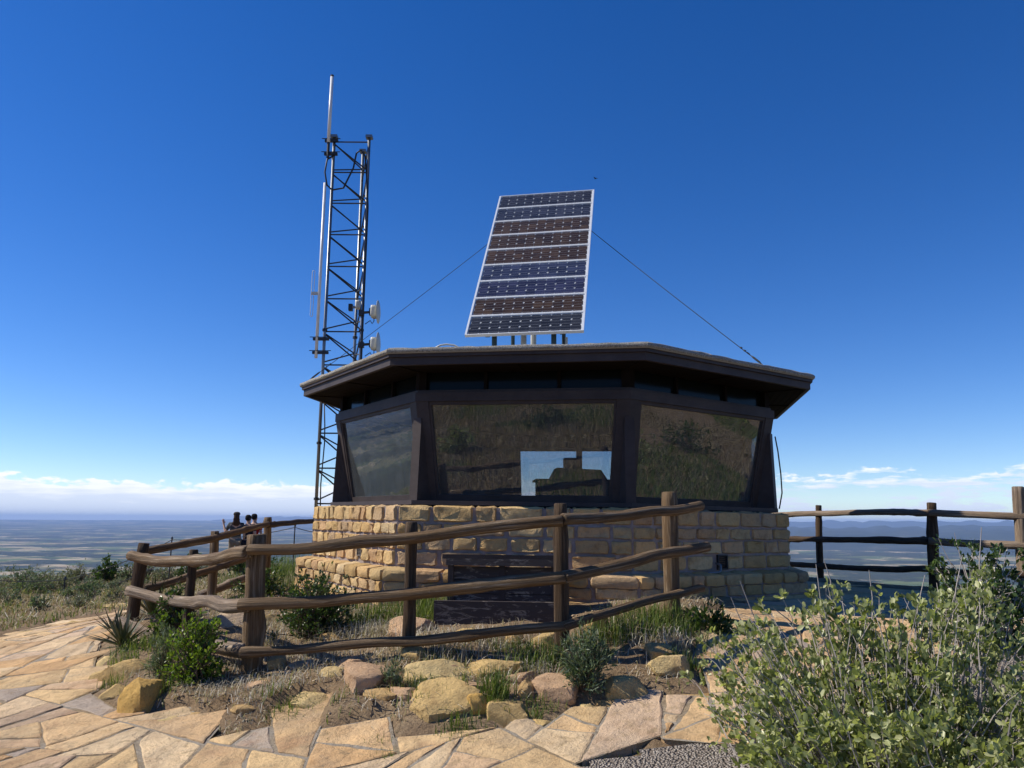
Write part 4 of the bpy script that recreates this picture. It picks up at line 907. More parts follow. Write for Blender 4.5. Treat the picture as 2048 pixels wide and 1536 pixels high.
rock(1112,1402,90,54,PK,'rough pale pink rock beside the blue green weed', .8, 3)
rock(1256,1392,108,66,T1,'big boulder crossed by the post shadow', .8, 3)
rock(1348,1360,92,46,T2,'tan boulder at the corner of the bed by the shrub', .9, 3)
rock(1215,1402,64,24,T3,'low stone half hidden in weed shade', .8)
rock(820,1278,96,46,PK,'reddish boulder behind the thin fence post by the board box', .8, 2.8)
rock(935,1300,60,26,T1,'small tan stone in grass below the board box', .8)
rock(1090,1300,56,38,T1,'tan block beside the dark fence post foot', .9, 4)
rock(1030,1298,40,36,T3,'broken brown stone between board box and fence post', .9, 4)
rock(1200,1292,60,66,T3,'upright shaded block against the plinth by the fence', .8, 4)
rock(450,1268,104,44,(.56,.43,.30),'large flat slab with a post shadow inside the fence', .8, 4, .2)
rock(536,1262,44,30,T1,'small pale rock behind the stout fence post', .8)
rock(548,1352,48,34,T3,'brown rock at the foot of the stout fence post', .8)
rock(128,1246,66,22,T1,'rounded tan kerb rock on the meadow side of the path', .8)
rock(60,1262,70,14,T1,'flat tan kerb stone beside the meadow grass', .6)
rock(190,1232,90,10,T2,'thin pale kerb slab at the far path edge', .5, 5)
rock(238,1216,70,10,T2,'long pale slab behind the yucca', .5, 5)
rock(445,1195,60,16,T2,'small pale stone under the leaning rail', .7)
rock(525,1160,60,18,T2,'pale stone among herbs near the hut corner', .7)
rock(1005,1478,52,18,T1,'thin tan stone chip on the path edge', .8, 5)
for u_, v_, w_, h_ in ((760,1412,54,16),(660,1372,44,18),(935,1398,46,16),(1150,1428,56,16),(565,1444,60,14),(480,1432,40,12),(822,1336,50,18),(1290,1410,74,20),(1235,1424,50,14),(700,1350,60,18),(600,1352,44,16),(1085,1440,44,16),(1330,1330,50,22),(770,1444,50,14),(510,1392,36,12),(950,1300,44,20),(660,1290,40,16),(1140,1340,44,22),(430,1432,36,12),(640,1430,44,14),(690,1392,60,20),(800,1408,50,18),(900,1360,46,18),(1040,1378,56,20),(545,1418,50,16),(1180,1412,48,18)):
    cn_, cc_ = rr_.choice((('tan', T1), ('pale yellow', T2), ('brown', T3), ('pinkish', PK))); rock(u_, v_, w_*1.3, h_*1.25, cc_, f'flat {cn_} stone half buried in the dirt of the bed', .8, 4).__setitem__('group', f'flat {cn_} stones half buried in the bed')
rock(205,1352,60,34,T1,'tan kerb rock half hidden in grass at the path turn', .9, 4)
rock(222,1388,62,40,T1,'rough tan kerb rock in front of the orange block', .9, 4)
rock(212,1326,66,34,T2,'pale kerb rock beside the yucca at the path turn', .9, 4)
rock(330,1440,70,26,T2,'low pale rock at the bed tip beside the orange block', .8, 4)
rock(1392,1392,80,22,T3,'flat brown stone in shade under the shrub', .8, 4)

# ================================================================== PLANTS
def unit(a): return a/np.maximum(np.linalg.norm(a, axis=-1, keepdims=True), 1e-9)
LEAF6 = (np.array([(0,0,0), (.42,.5,.10), (.42,-.5,.10), (.82,.40,.03), (.82,-.40,.03), (1,0,-.04), (.45,0,-.02)]), np.array([(0,6,1), (0,2,6), (6,3,1), (6,5,3), (6,4,5), (6,2,4)]))
LEAF4 = (np.array([(0,0,0), (.5,.5,.06), (1,0,0), (.5,-.5,.06)]), np.array([(0,2,1), (0,3,2)]))
def leaves(name, P, D, N, L, Wd, tpl, rg):
    D = unit(D); S = unit(np.cross(D, N)); N = np.cross(S, D); tv, tf = tpl; n = len(P)
    V = P[:, None]+D[:, None]*(tv[None, :, 0:1]*L[:, None, None])+S[:, None]*(tv[None, :, 1:2]*Wd[:, None, None])+N[:, None]*(tv[None, :, 2:3]*L[:, None, None])
    Fa = (tf[None]+(np.arange(n)*len(tv))[:, None, None]).reshape(-1, 3)
    return fast_mesh(name, V.reshape(-1, 3), Fa, np.repeat(rg.random(n), len(tf)))
def shrub(name, label, loc, roots, tips, nleaf, ll, lw, mat, twig, seed, spread=.05, tpl=LEAF4, t0=.25, tr=.006, cat='shrub', group=None, up=.35, side=.5, sag=.25):
    rg = np.random.default_rng(seed); loc = Vector(loc); e = empty(name, loc, label=label, cat=cat, group=group)
    roots = np.asarray(roots, float)-np.array(loc); tips = np.asarray(tips, float)-np.array(loc); n = len(tips)
    mid = roots+(tips-roots)*.5; mid[:, 2] += (tips[:, 2]-roots[:, 2])*sag; mid += rg.normal(0, .12, (n, 3))*np.linalg.norm(tips-roots, axis=1)[:, None]*.5
    def bez(i, t): t = np.asarray(t)[..., None]; return roots[i]*(1-t)**2+2*mid[i]*t*(1-t)+tips[i]*t*t
    b = MB(); ts = np.linspace(0, 1, 7)
    for i in range(n):
        pp = bez(i, ts)+rg.normal(0, .006, (7, 3)); b.tube(pp.tolist(), [tr*(1.5-1.15*t) for t in ts], 4, False)
    per = 6; ncl = nleaf//per; nleaf = ncl*per; idx = rg.integers(0, n, ncl); t = t0+(1-t0)*rg.random(ncl)**.8; t[rg.random(ncl) < .12] = 1
    t2 = t[:, None]; base = roots[idx]*(1-t2)**2+2*mid[idx]*t2*(1-t2)+tips[idx]*t2*t2; tan = unit(2*(mid[idx]-roots[idx])*(1-t2)+2*(tips[idx]-mid[idx])*t2)
    off = unit(rg.normal(0, 1, (ncl, 3))+[0, 0, .2]); r_ = spread*rg.random((ncl, 1))**.7*(t2 < .999); C = base+off*r_
    for q in np.nonzero(rg.random(ncl) < .45)[0][:1300]: b.tube([base[q].tolist(), C[q].tolist()], tr*.4, 3, False)
    off = np.repeat(off, per, 0); tan = np.repeat(tan, per, 0); P = np.repeat(C, per, 0)+rg.normal(0, ll*.28, (nleaf, 3))
    b.build('branches', MATS[twig], e)
    D = off*side+tan*.6+rg.normal(0, .62, (nleaf, 3))+[0, 0, up]; N = unit(rg.normal(0, .75, (nleaf, 3))+[0, 0, .8])
    s = rg.uniform(.5, 1.3, nleaf); o = link('foliage', leaves('foliage', P, D, N, ll*s, lw*s, tpl, rg), MATS[mat], e, kind='stuff'); return e
def dome(u, vb, wpx, hpx, n, seed, dy=.0, deep=.8, y=None, shell=.45, lump=.22):
    rg = np.random.default_rng(seed)
    if y is None: p = gp(u, vb, .03)
    else: q = at_y(u, vb, y); p = Vector((q.x, y, g1(q.x, y)))
    s = p.y/F; rx, h = wpx*s/2, hpx*s; ry = rx*deep; c = np.array((p.x, p.y+ry*.6+dy)); z0 = g1(*c)
    d = unit(rg.normal(0, 1, (n, 3))); d[:, 2] = np.abs(d[:, 2]); rad = shell+(1-shell)*rg.random(n)**.45; rad *= 1-lump/2+lump*vnoise(np.arctan2(d[:, 1], d[:, 0])*2.2+seed, d[:, 2]*3., seed)*1.6
    tips = np.stack([c[0]+d[:, 0]*rx*rad, c[1]+d[:, 1]*ry*rad, z0+.04+d[:, 2]*h*rad], -1)
    a = rg.random(n)*2*PI; rr = rg.random(n)**.5*.35; roots = np.stack([c[0]+np.cos(a)*rx*rr, c[1]+np.sin(a)*ry*rr, np.full(n, z0-.03)], -1)
    return (c[0], c[1], z0), roots, tips
# the big pale-twigged shrub at the corner of the path
rg = np.random.default_rng(8); roots = []; tips = []
CL = [(1435,1268,5.0,50,14),(1490,1228,4.9,55,20),(1560,1212,4.7,55,22),(1635,1178,4.5,45,22),(1705,1190,4.4,55,24),(1790,1172,4.35,60,26),(1870,1190,4.25,50,22),(1940,1120,4.45,45,18),(1985,1180,4.3,50,16),
      (2050,1330,3.9,70,20),(1485,1370,4.3,75,26),(1600,1320,4.2,85,34),(1740,1310,4.1,90,36),(1880,1330,4.0,80,28),(1500,1470,3.9,80,22),(1620,1440,3.8,100,38),(1770,1430,3.75,100,38),(1900,1440,3.7,80,26),(2040,1460,3.6,80,26),(1990,1500,3.6,80,18),(2120,1260,4.2,90,24),(2150,1400,3.8,100,24)]
for u, vt, y, hw, n in CL:
    for _ in range(n):
        uu = u+rg.normal(0, hw*.6); vv = vt+abs(rg.normal(0, 1))*70+rg.uniform(-8, 20); yy = y+rg.normal(0, .16); p = at_y(uu, vv, yy)
        bx = 1.95+(p.x-1.95)*.55+rg.normal(0, .08); by = 4.05+(yy-4.05)*.6+rg.normal(0, .08); zb = hz1(bx, by)+.02
        if p.z < zb+.12: p.z = zb+.12+rg.random()*.1
        roots.append((bx, by, zb)); tips.append(tuple(p))
shrub('serviceberry_shrub', 'large pale twigged shrub with olive leaves at the path corner', (1.95, 4.05, hz1(1.95, 4.05)), roots, tips, 18500, .039, .022, 'leaf_olive', 'twig_pale', 12, .085, LEAF6, .22, .0040)
sb = MB(); big = [o for o in COL.objects if o.name.startswith('serviceberry_shrub')][0]
for (u0, v0), (u1, v1), y in (((1535,1290),(1480,1162),4.75),((1655,1260),(1632,1128),4.5),((1690,1290),(1655,1168),4.5),((1668,1200),(1648,1120),4.5),((1745,1250),(1738,1140),4.4),((1960,1200),(1963,1055),4.4),((1905,1240),(1925,1110),4.4),((1600,1260),(1545,1215),4.7),((1830,1260),(1850,1150),4.3),((1500,1290),(1462,1195),4.9)):
    a, b = at_y(u0, v0, y)-big.location, at_y(u1, v1, y)-big.location; sb.tube([a+Vector((.06, .1, -.3)), a, a.lerp(b, .5)+Vector((rng.uniform(-.01, .01), 0, 0)), b], [.005, .0045, .0035, .002], 5, False)
sb.build('bare_shoots', MATS['twig_pale'], big)
def bush(name, label, u, vb, wpx, hpx, n, nl, ll, lw, mat, twig, seed, sp=.05, group=None, **k):
    dk = {q: k.pop(q) for q in ('dy', 'deep', 'y', 'shell', 'lump') if q in k}
    loc, ro, ti = dome(u, vb, wpx, hpx, n, seed, **dk); return shrub(name, label, loc, ro, ti, nl, ll, lw, mat, twig, seed+1, sp, group=group, **k)
bush('green_shrub', 'dark green leafy shrub growing against the terrace fence', 2010, 1300, 250, 215, 120, 5200, .045, .028, 'leaf_dark', 'twig_pale', 31, .09, y=6.6, deep=.7)
bush('green_shrub', 'dense dark green shrub between the stout fence post and the hut', 612, 1292, 175, 125, 130, 7500, .030, .018, 'leaf_dark', 'twig_brown', 33, .07, deep=.9, shell=.3)
bush('green_shrub', 'bright yellow green shrub in front of the fence by the orange block', 372, 1388, 128, 128, 90, 4200, .034, .018, 'leaf_bright', 'twig_brown', 35, .06, shell=.3)
bush('green_shrub', 'green shrub inside the fence behind the two small posts', 335, 1275, 85, 85, 60, 2600, .034, .02, 'leaf_dark', 'twig_brown', 37, .06)
bush('green_shrub', 'leafy sprig of green shrub beside the lower rail near the yucca', 308, 1292, 40, 50, 20, 360, .034, .02, 'leaf_bright', 'twig_brown', 38, .05)
bush('green_shrub', 'low green shrub at the sunny corner of the hut plinth', 612, 1205, 110, 40, 60, 2000, .035, .02, 'leaf_bright', 'twig_brown', 39, .06, y=8.8)
bush('green_shrub', 'green shrub climbing behind the leaning grey rail', 510, 1200, 110, 48, 60, 2400, .04, .024, 'leaf_dark', 'twig_brown', 40, .07, y=10.6)
bush('green_shrub', 'bushy green shrub below the three people', 480, 1130, 92, 62, 70, 2600, .055, .035, 'leaf_dark', 'twig_brown', 41, .11, y=19.5)
bush('green_shrub', 'round green shrub standing alone on the meadow edge', 206, 1158, 60, 44, 60, 2400, .055, .035, 'leaf_dark', 'twig_brown', 43, .10, y=19.0)
bush('green_shrub', 'small green shrub behind the rail next to the round meadow shrub', 375, 1130, 60, 44, 45, 1300, .055, .034, 'leaf_dark', 'twig_brown', 45, .10, y=19.5)
bush('green_shrub', 'small green shrub beside the tall fence post under the valley', 552, 1108, 44, 30, 40, 900, .055, .034, 'leaf_dark', 'twig_brown', 46, .10, y=19.5)
for i, (u, vb, w, h, y) in enumerate([(20,1172,90,38,18.5),(75,1168,90,34,19),(130,1162,70,26,19.5),(45,1190,110,36,16.5),(110,1180,90,28,17),(150,1160,60,34,19.5),(250,1150,50,34,19.5),(285,1140,46,40,20),(320,1142,60,26,19.5),(165,1190,70,22,16.5),(410,1130,44,34,20),(-60,1190,140,44,16.5)]):
    bush('sagebrush', 'pale grey sagebrush on the meadow edge above the valley' if i % 3 else 'blue green sagebrush on the meadow edge above the valley', u, vb, w, h, 40, 1300, .05, .02, 'leaf_sage' if i % 3 else 'leaf_blue', 'twig_brown', 60+i*3, .10, group='sagebrush along the meadow edge', y=y, cat='sagebrush', shell=.3)
rm = random.Random(9)
for i in range(22):
    u, y = rm.uniform(-40, 420), rm.uniform(12.6, 18.5); v_ = 1042+1.5*F/y
    if u > 230 and y < 14.5: continue
    bush('sagebrush', 'low pale grey sagebrush tuft in the meadow grass' if i % 2 else 'low blue green sagebrush tuft in the meadow grass', u, v_, rm.uniform(35, 70)*14/y, rm.uniform(14, 30)*14/y, 22, 420, .05, .018, 'leaf_sage' if i % 2 else 'leaf_blue', 'twig_brown', 300+i*3, .08, group='low sagebrush in the meadow', y=y, cat='sagebrush', shell=.3)
bush('weed_plant', 'blue green weed with narrow leaves at the dark fence post foot', 1175, 1395, 105, 108, 70, 2600, .055, .010, 'leaf_blue', 'twig_brown', 110, .07, cat='weed', tr=.003)
bush('weed_plant', 'small grey green weed growing on the pinkish boulder edge', 782, 1392, 46, 52, 24, 420, .04, .008, 'leaf_blue', 'twig_brown', 112, .04, cat='weed', tr=.002)
bush('weed_plant', 'feathery blue green weed behind the orange block', 318, 1375, 60, 90, 50, 1600, .05, .007, 'leaf_blue', 'twig_brown', 114, .05, cat='weed', tr=.002)
bush('weed_plant', 'low broad leaved weed in the shade by the stout grey post', 1425, 1262, 90, 50, 40, 700, .07, .022, 'leaf_dark', 'twig_brown', 116, .06, cat='weed', tr=.003)
def yucca(label, u, vb, n, Lm, seed, lean=(0, 0)):
    p = gp(u, vb, .03); rg = np.random.default_rng(seed); e = empty('yucca', (p.x, p.y, g1(p.x, p.y)), label=label, cat='yucca', group=None); b = []
    core_ = MB().tube([(0, 0, -.05), (0, 0, .06)], [.05, .03], 8).build('crown_base', MATS['twig_brown'], e)
    for i in range(n):
        a = rg.random()*2*PI; el_ = rg.uniform(.12, 1.35); L = Lm*rg.uniform(.65, 1.1); d = np.array((math.cos(a)*math.cos(el_)+lean[0], math.sin(a)*math.cos(el_)+lean[1], math.sin(el_)))
        d /= np.linalg.norm(d); s = np.cross(d, (0, 0, 1)); s /= np.linalg.norm(s); nn = np.cross(s, d); w = .017
        V = []
        for t in (0, .4, .8, 1): 
            ww = w*(1, 1.1, .55, .03)[(0, .4, .8, 1).index(t)]; c = d*L*t-np.array((0, 0, .10*L*t*t)); V += [c-s*ww, c-nn*ww*.45, c+s*ww]
        Fc = [q for k in range(3) for q in ((k*3, k*3+1, k*3+4, k*3+3), (k*3+1, k*3+2, k*3+5, k*3+4), (k*3+2, k*3, k*3+3, k*3+5))]
        me = MB().add([tuple(v) for v in V], Fc).mesh('leaf_blade'); at = me.attributes.new('rnd', 'FLOAT', 'FACE'); at.data.foreach_set('value', [rg.random()]*len(me.polygons))
        link('leaf_blade', me, MATS['yucca_leaf'], e)
yucca('spiky yucca spreading onto the path beside the lower rail', 245, 1300, 46, .42, 5, (-.1, 0))
yucca('tall spiky yucca behind the corner fence post', 303, 1240, 40, .55, 6)
yucca('spiky yucca in shade beside the corner fence post', 228, 1252, 26, .40, 7)

# ------------------------------------------------------------------ grass
def blades(P, H, Wd, lean, rg):
    n = len(P); a = rg.random(n)*2*PI; d = np.stack([np.cos(a), np.sin(a), np.zeros(n)], -1); s = np.stack([-np.sin(a), np.cos(a), np.zeros(n)], -1)
    H = H[:, None]; Wd = Wd[:, None]; ln = (lean*rg.random(n))[:, None]
    m_ = P+d*H*ln*.35+np.array([0, 0, 1])*H*.55; t = P+d*H*ln+np.array([0, 0, 1])*H*(1-.35*ln)
    V = np.stack([P-s*Wd, P+s*Wd, m_-s*Wd*.7, m_+s*Wd*.7, t], 1).reshape(-1, 3); b = np.arange(n)*5
    Fa = np.stack([np.stack([b, b+1, b+3], -1), np.stack([b, b+3, b+2], -1), np.stack([b+2, b+3, b+4], -1)], 1).reshape(-1, 3); return V, Fa, np.repeat(np.clip(rg.random(n), 0, 1), 3)
class Grass:
    def __init__(s): s.V = []; s.F = []; s.R = []; s.n = 0
    def add(s, x, y, H, Wd, lean, rg, dz=-.01):
        P = np.stack([x, y, ground_at(x, y)+dz], -1); V, Fa, r_ = blades(P, H, Wd, lean, rg); s.V.append(V); s.F.append(Fa+s.n); s.R.append(r_); s.n += len(V)
    def build(s, name, mat, label): return link(name, fast_mesh(name, np.concatenate(s.V), np.concatenate(s.F), np.concatenate(s.R)), MATS[mat], label=label, cat='grass', kind='stuff')
rg = np.random.default_rng(44); green, dry, meadow, mgreen = Grass(), Grass(), Grass(), Grass()
def tuft(G, u, v, wpx, hpx, n, lean=.8, w=.0035, hv=.5):
    p = gp(u, v, .03); s = p.y/F; x = p.x+rg.normal(0, wpx*s/2.6, n); y = p.y+.02+rg.normal(0, wpx*s/4, n); G.add(x, y, hpx*s*rg.uniform(hv, 1.1, n), np.full(n, w), lean, rg)
for a in [(570,1412,60,45,170),(590,1425,50,30,90),(655,1418,50,24,80),(655,1455,70,22,130),(760,1475,40,30,90),(775,1505,34,34,90),(870,1400,120,34,260),(840,1385,60,26,100),(990,1410,34,75,160),(985,1425,40,40,90),(920,1458,60,40,170),(935,1475,40,28,80),
          (1080,1420,70,26,150),(1075,1345,90,60,220),(1120,1330,60,50,130),(1190,1300,60,55,150),(1240,1295,80,70,240),(1290,1285,70,60,200),(1340,1258,90,45,220),(1390,1275,80,40,200),(1300,1250,80,50,200),(1430,1290,70,40,160),(860,1245,60,70,260),(840,1260,50,50,150),(800,1250,90,60,260),(745,1258,70,60,220),(700,1265,60,40,150),
          (560,1165,70,60,420),(575,1140,60,50,300),(545,1190,60,40,260),(1250,1522,110,20,160),(1170,1532,90,22,160),(1400,1500,40,20,60),(1250,1475,70,16,70),(480,1180,60,40,200),(330,1300,90,36,220),(280,1310,80,34,180),(240,1340,50,40,110),(225,1370,30,36,50),(300,1395,60,40,140),(330,1425,60,24,90),(1010,1500,70,14,60),(1120,1515,60,12,40),(470,1215,70,30,150),(680,1230,60,40,150),(1375,1340,60,34,120),(1320,1385,60,20,90),(900,1340,160,22,220),(1050,1320,80,34,170)]: tuft(green, *a)
for u_, v_ in ((640,1492),(420,1470),(300,1500),(180,1440),(760,1520),(860,1492),(940,1505),(1060,1490),(1180,1500),(560,1520),(120,1400),(60,1480),(1300,1440),(1390,1425),(900,1530)): tuft(green, u_, v_, 26, 13, 26)
for a in [(700,1280,120,40,300),(760,1275,100,40,260),(520,1300,90,40,260),(600,1325,160,26,320),(700,1330,180,24,340),(800,1320,160,26,320),(900,1320,160,34,380),(1000,1345,160,34,360),(1060,1350,100,40,260),(460,1350,120,30,280),(440,1400,140,24,300),(500,1420,160,20,300),(350,1440,120,20,200),(470,1445,120,16,180),(620,1360,160,20,260),(1240,1290,80,60,160),(1310,1300,90,40,200),(480,1240,120,34,280),(560,1270,80,34,200),(730,1255,60,50,200),(850,1285,100,30,220),(980,1300,120,36,260),(560,1385,120,18,200),(1380,1310,80,26,140),(360,1410,90,20,140),(780,1420,120,14,140)]: tuft(dry, *a, 1.6, .0032, .3)
n = 20000; x = rg.uniform(-5, 2.2, n); y = rg.uniform(5.2, 11, n); k = (poly_sd(x, y, BED) < -.12) & (vnoise(x*1.7, y*1.7, 31) > .38) & (np.hypot(x-.66, y-12.18) > 3.9); x, y = x[k], y[k]; dry.add(x, y, rg.uniform(.03, .12, len(x)), np.full(len(x), .003), 2.2, rg)
MEAD = px((215,1226),(150,1237),(60,1256),(0,1272)) + [(-9.5,10.9),(-16,10.6),(-24,12),(-23,20.5),(-15,22.5),(-11,27.5),(-5.5,27.5),(-3.6,22),(-3.6,15.6),(-4.7,13.2)]
n = 110000; x = rg.uniform(-24, -3.4, n); y = rg.uniform(10.5, 28, n); k = (poly_sd(x, y, MEAD) < 0) & (rg.random(n) < .25+.75*(y < 22)); x, y = x[k], y[k]
g = (vnoise(x*.5, y*.5, 12)*.6+vnoise(x*1.6, y*1.6, 13)*.4+rg.normal(0, .12, len(x))) > .50
hh = rg.uniform(.05, .24, len(x))*(.35+1.1*vnoise(x*1.3, y*1.3, 14)**1.3)
meadow.add(x[~g], y[~g], hh[~g], np.full((~g).sum(), .0075), 2.6, rg); mgreen.add(x[g], y[g], hh[g]*.9, np.full(g.sum(), .0065), 1.0, rg)
n = 9000; x2 = rg.uniform(-24, -3.6, n); y2 = rg.uniform(10.6, 24, n); k = (poly_sd(x2, y2, MEAD) < -.1) & (vnoise(x2*.9, y2*.9, 19) > .42); x2, y2 = x2[k], y2[k]; dry.add(x2, y2, rg.uniform(.06, .22, len(x2)), np.full(len(x2), .008), 2.4, rg)
# grass and scrub round the place the photograph is taken from (mirrored in the windows)
n = 120000; x = rg.uniform(-9, 11, n); y = rg.uniform(-8, 10, n); k = ((y < 4.3) | (x > .7*y+.5)) & (poly_sd(x, y, GRAVEL) > .1) & (poly_sd(x, y, PATHP) > .1) & (np.hypot(x, y) > .8); x, y = x[k], y[k]; g = vnoise(x*.7, y*.7, 15) > .62
meadow.add(x[~g], y[~g], rg.uniform(.08, .3, (~g).sum()), np.full((~g).sum(), .007), 1.4, rg); mgreen.add(x[g], y[g], rg.uniform(.08, .3, g.sum()), np.full(g.sum(), .007), 1.2, rg)
n = 130000; x = rg.uniform(5, 26, n); y = rg.uniform(-10, 16, n); k = (x > .75*y+1.0) & (poly_sd(x, y, PATHP) > .2) & (vnoise(x*.45, y*.45, 27) > .28); x, y = x[k], y[k]; g = vnoise(x*.35, y*.35, 28) > .66
meadow.add(x[~g], y[~g], rg.uniform(.06, .2, (~g).sum()), np.full((~g).sum(), .009), 2.2, rg); mgreen.add(x[g], y[g], rg.uniform(.06, .22, g.sum()), np.full(g.sum(), .009), 2.0, rg)
green.build('bed_grass', 'grass_green', 'green grass tufts growing among the bed rocks'); dry.build('dry_grass', 'straw', 'bleached straw and dead grass littering the bed')
meadow.build('meadow_grass', 'grass_dry', 'dry tan meadow grass on the slope beside the path'); mgreen.build('green_meadow_grass', 'grass_green', 'green patches of meadow grass beside the path')
for i, (x, y, r_, h) in enumerate([(-4.6,1.2,.6,.7),(-3.2,-1.4,.8,.8),(4.8,.2,.8,.9),(-7.5,2.4,.9,.8),(2.2,-2.6,.9,.8),(6.8,2.9,.7,.8),(-1.0,-3.5,.8,.7),(6.0,5.0,.6,.6),(7.6,6.2,.7,.7),(5.4,3.2,.5,.5),(9.5,7.2,.8,.7),(11,5,.9,.8),(9,3.4,.7,.6),(12.5,8,.9,.8)]):
    rg2 = np.random.default_rng(200+i); n_ = 60; d = unit(rg2.normal(0, 1, (n_, 3))); d[:, 2] = abs(d[:, 2]); z0 = g1(x, y); ti = np.array([x, y, z0+.05])+d*[r_, r_, h]*(.5+.5*rg2.random((n_, 1))); ro = np.array([x, y, z0-.03])+rg2.normal(0, .08, (n_, 3))*[1, 1, 0]
    shrub('scrub_bush', 'dark green scrub bush behind the viewpoint, mirrored in the hut windows' if i % 2 else 'olive scrub bush behind the viewpoint, mirrored in the hut windows', (x, y, z0), ro, ti, 2400, .05, .03, 'leaf_dark' if i % 2 else 'leaf_olive', 'twig_brown', 210+i, .1, group='scrub behind the viewpoint')
# pebbles
def pebbles(name, label, poly, n, s0, s1, seed, inside=BED, avoid=None):
    rg = np.random.default_rng(seed); P = np.array(poly); x = rg.uniform(P[:, 0].min(), P[:, 0].max(), n); y = rg.uniform(P[:, 1].min(), P[:, 1].max(), n); k = poly_sd(x, y, poly) < -.05
    k &= np.hypot(x-.66, y-12.18) > 3.85; x, y = x[k], y[k]; n = len(x); r_ = rg.uniform(s0, s1, n)*rg.random(n)**.5
    o = np.array([(1,0,0), (-1,0,0), (0,1,0), (0,-1,0), (0,0,.6), (0,0,-.6)]); f = np.array([(0,2,4), (2,1,4), (1,3,4), (3,0,4), (2,0,5), (1,2,5), (3,1,5), (0,3,5)])
    V = np.stack([x, y, ground_at(x, y)+r_*.3], -1)[:, None]+o[None]*r_[:, None, None]*rg.uniform(.6, 1.3, (n, 6, 1)); Fa = (f[None]+(np.arange(n)*6)[:, None, None]).reshape(-1, 3)
    return link(name, fast_mesh(name, V.reshape(-1, 3), Fa), MATS['pebble'], label=label, cat='pebbles', kind='stuff')
pebbles('bed_pebbles', 'small stone chips scattered over the bed dirt', BED, 9000, .006, .024, 71)

# ================================================================== ROPE BARRIER
def barrier(ps, label):
    P = [at_y(u, v, y) for u, v, y in ps]; b0 = Vector((P[0].x, P[0].y, g1(P[0].x, P[0].y))); e = empty('cable_barrier', b0, label=label, cat='barrier')
    for p in P: MB().tube([Vector((p.x, p.y, g1(p.x, p.y)-.1))-b0, p-b0], .014, 6).build('post', MATS['metal_dark'], e); MB().tube([p-b0, p-b0+Vector((0, 0, .05))], [.03, .012], 6).build('finial', MATS['metal_dark'], e)
    for a, b in zip(P, P[1:]):
        for d in (.02, .42): MB().tube([a.lerp(b, t)-b0+Vector((0, 0, -d-.09*4*t*(1-t))) for t in np.linspace(0, 1, 9)], .008, 4).build('cable', MATS['rope_grey'], e)
barrier([(-160,1140,15.0),(130,1158,16.0),(344,1078,17.0),(590,1053,17.6),(700,1060,19)], 'thin dark posts with slack cable along the meadow edge')

# ================================================================== PEOPLE
def skin_mesh(name, verts, edges, radii, root=0, sub=1):
    me = bpy.data.meshes.new(name); me.from_pydata([tuple(v) for v in verts], edges, []); o = bpy.data.objects.new(name, me); COL.objects.link(o)
    o.modifiers.new('skin', 'SKIN').use_smooth_shade = True
    sv = me.skin_vertices[0].data if me.skin_vertices else None
    if sv is None:
        bm = bmesh.new(); bm.from_mesh(me); bm.verts.layers.skin.verify(); bm.to_mesh(me); bm.free(); sv = me.skin_vertices[0].data
    for i, r_ in enumerate(radii): sv[i].radius = (r_, r_) if not isinstance(r_, tuple) else r_; sv[i].use_root = (i == root)
    ss = o.modifiers.new('sub', 'SUBSURF'); ss.levels = sub; ss.render_levels = sub
    dg = bpy.context.evaluated_depsgraph_get(); out = bpy.data.meshes.new_from_object(o.evaluated_get(dg)); bpy.data.objects.remove(o)
    out.polygons.foreach_set('use_smooth', [True]*len(out.polygons)); out.materials.clear(); return out
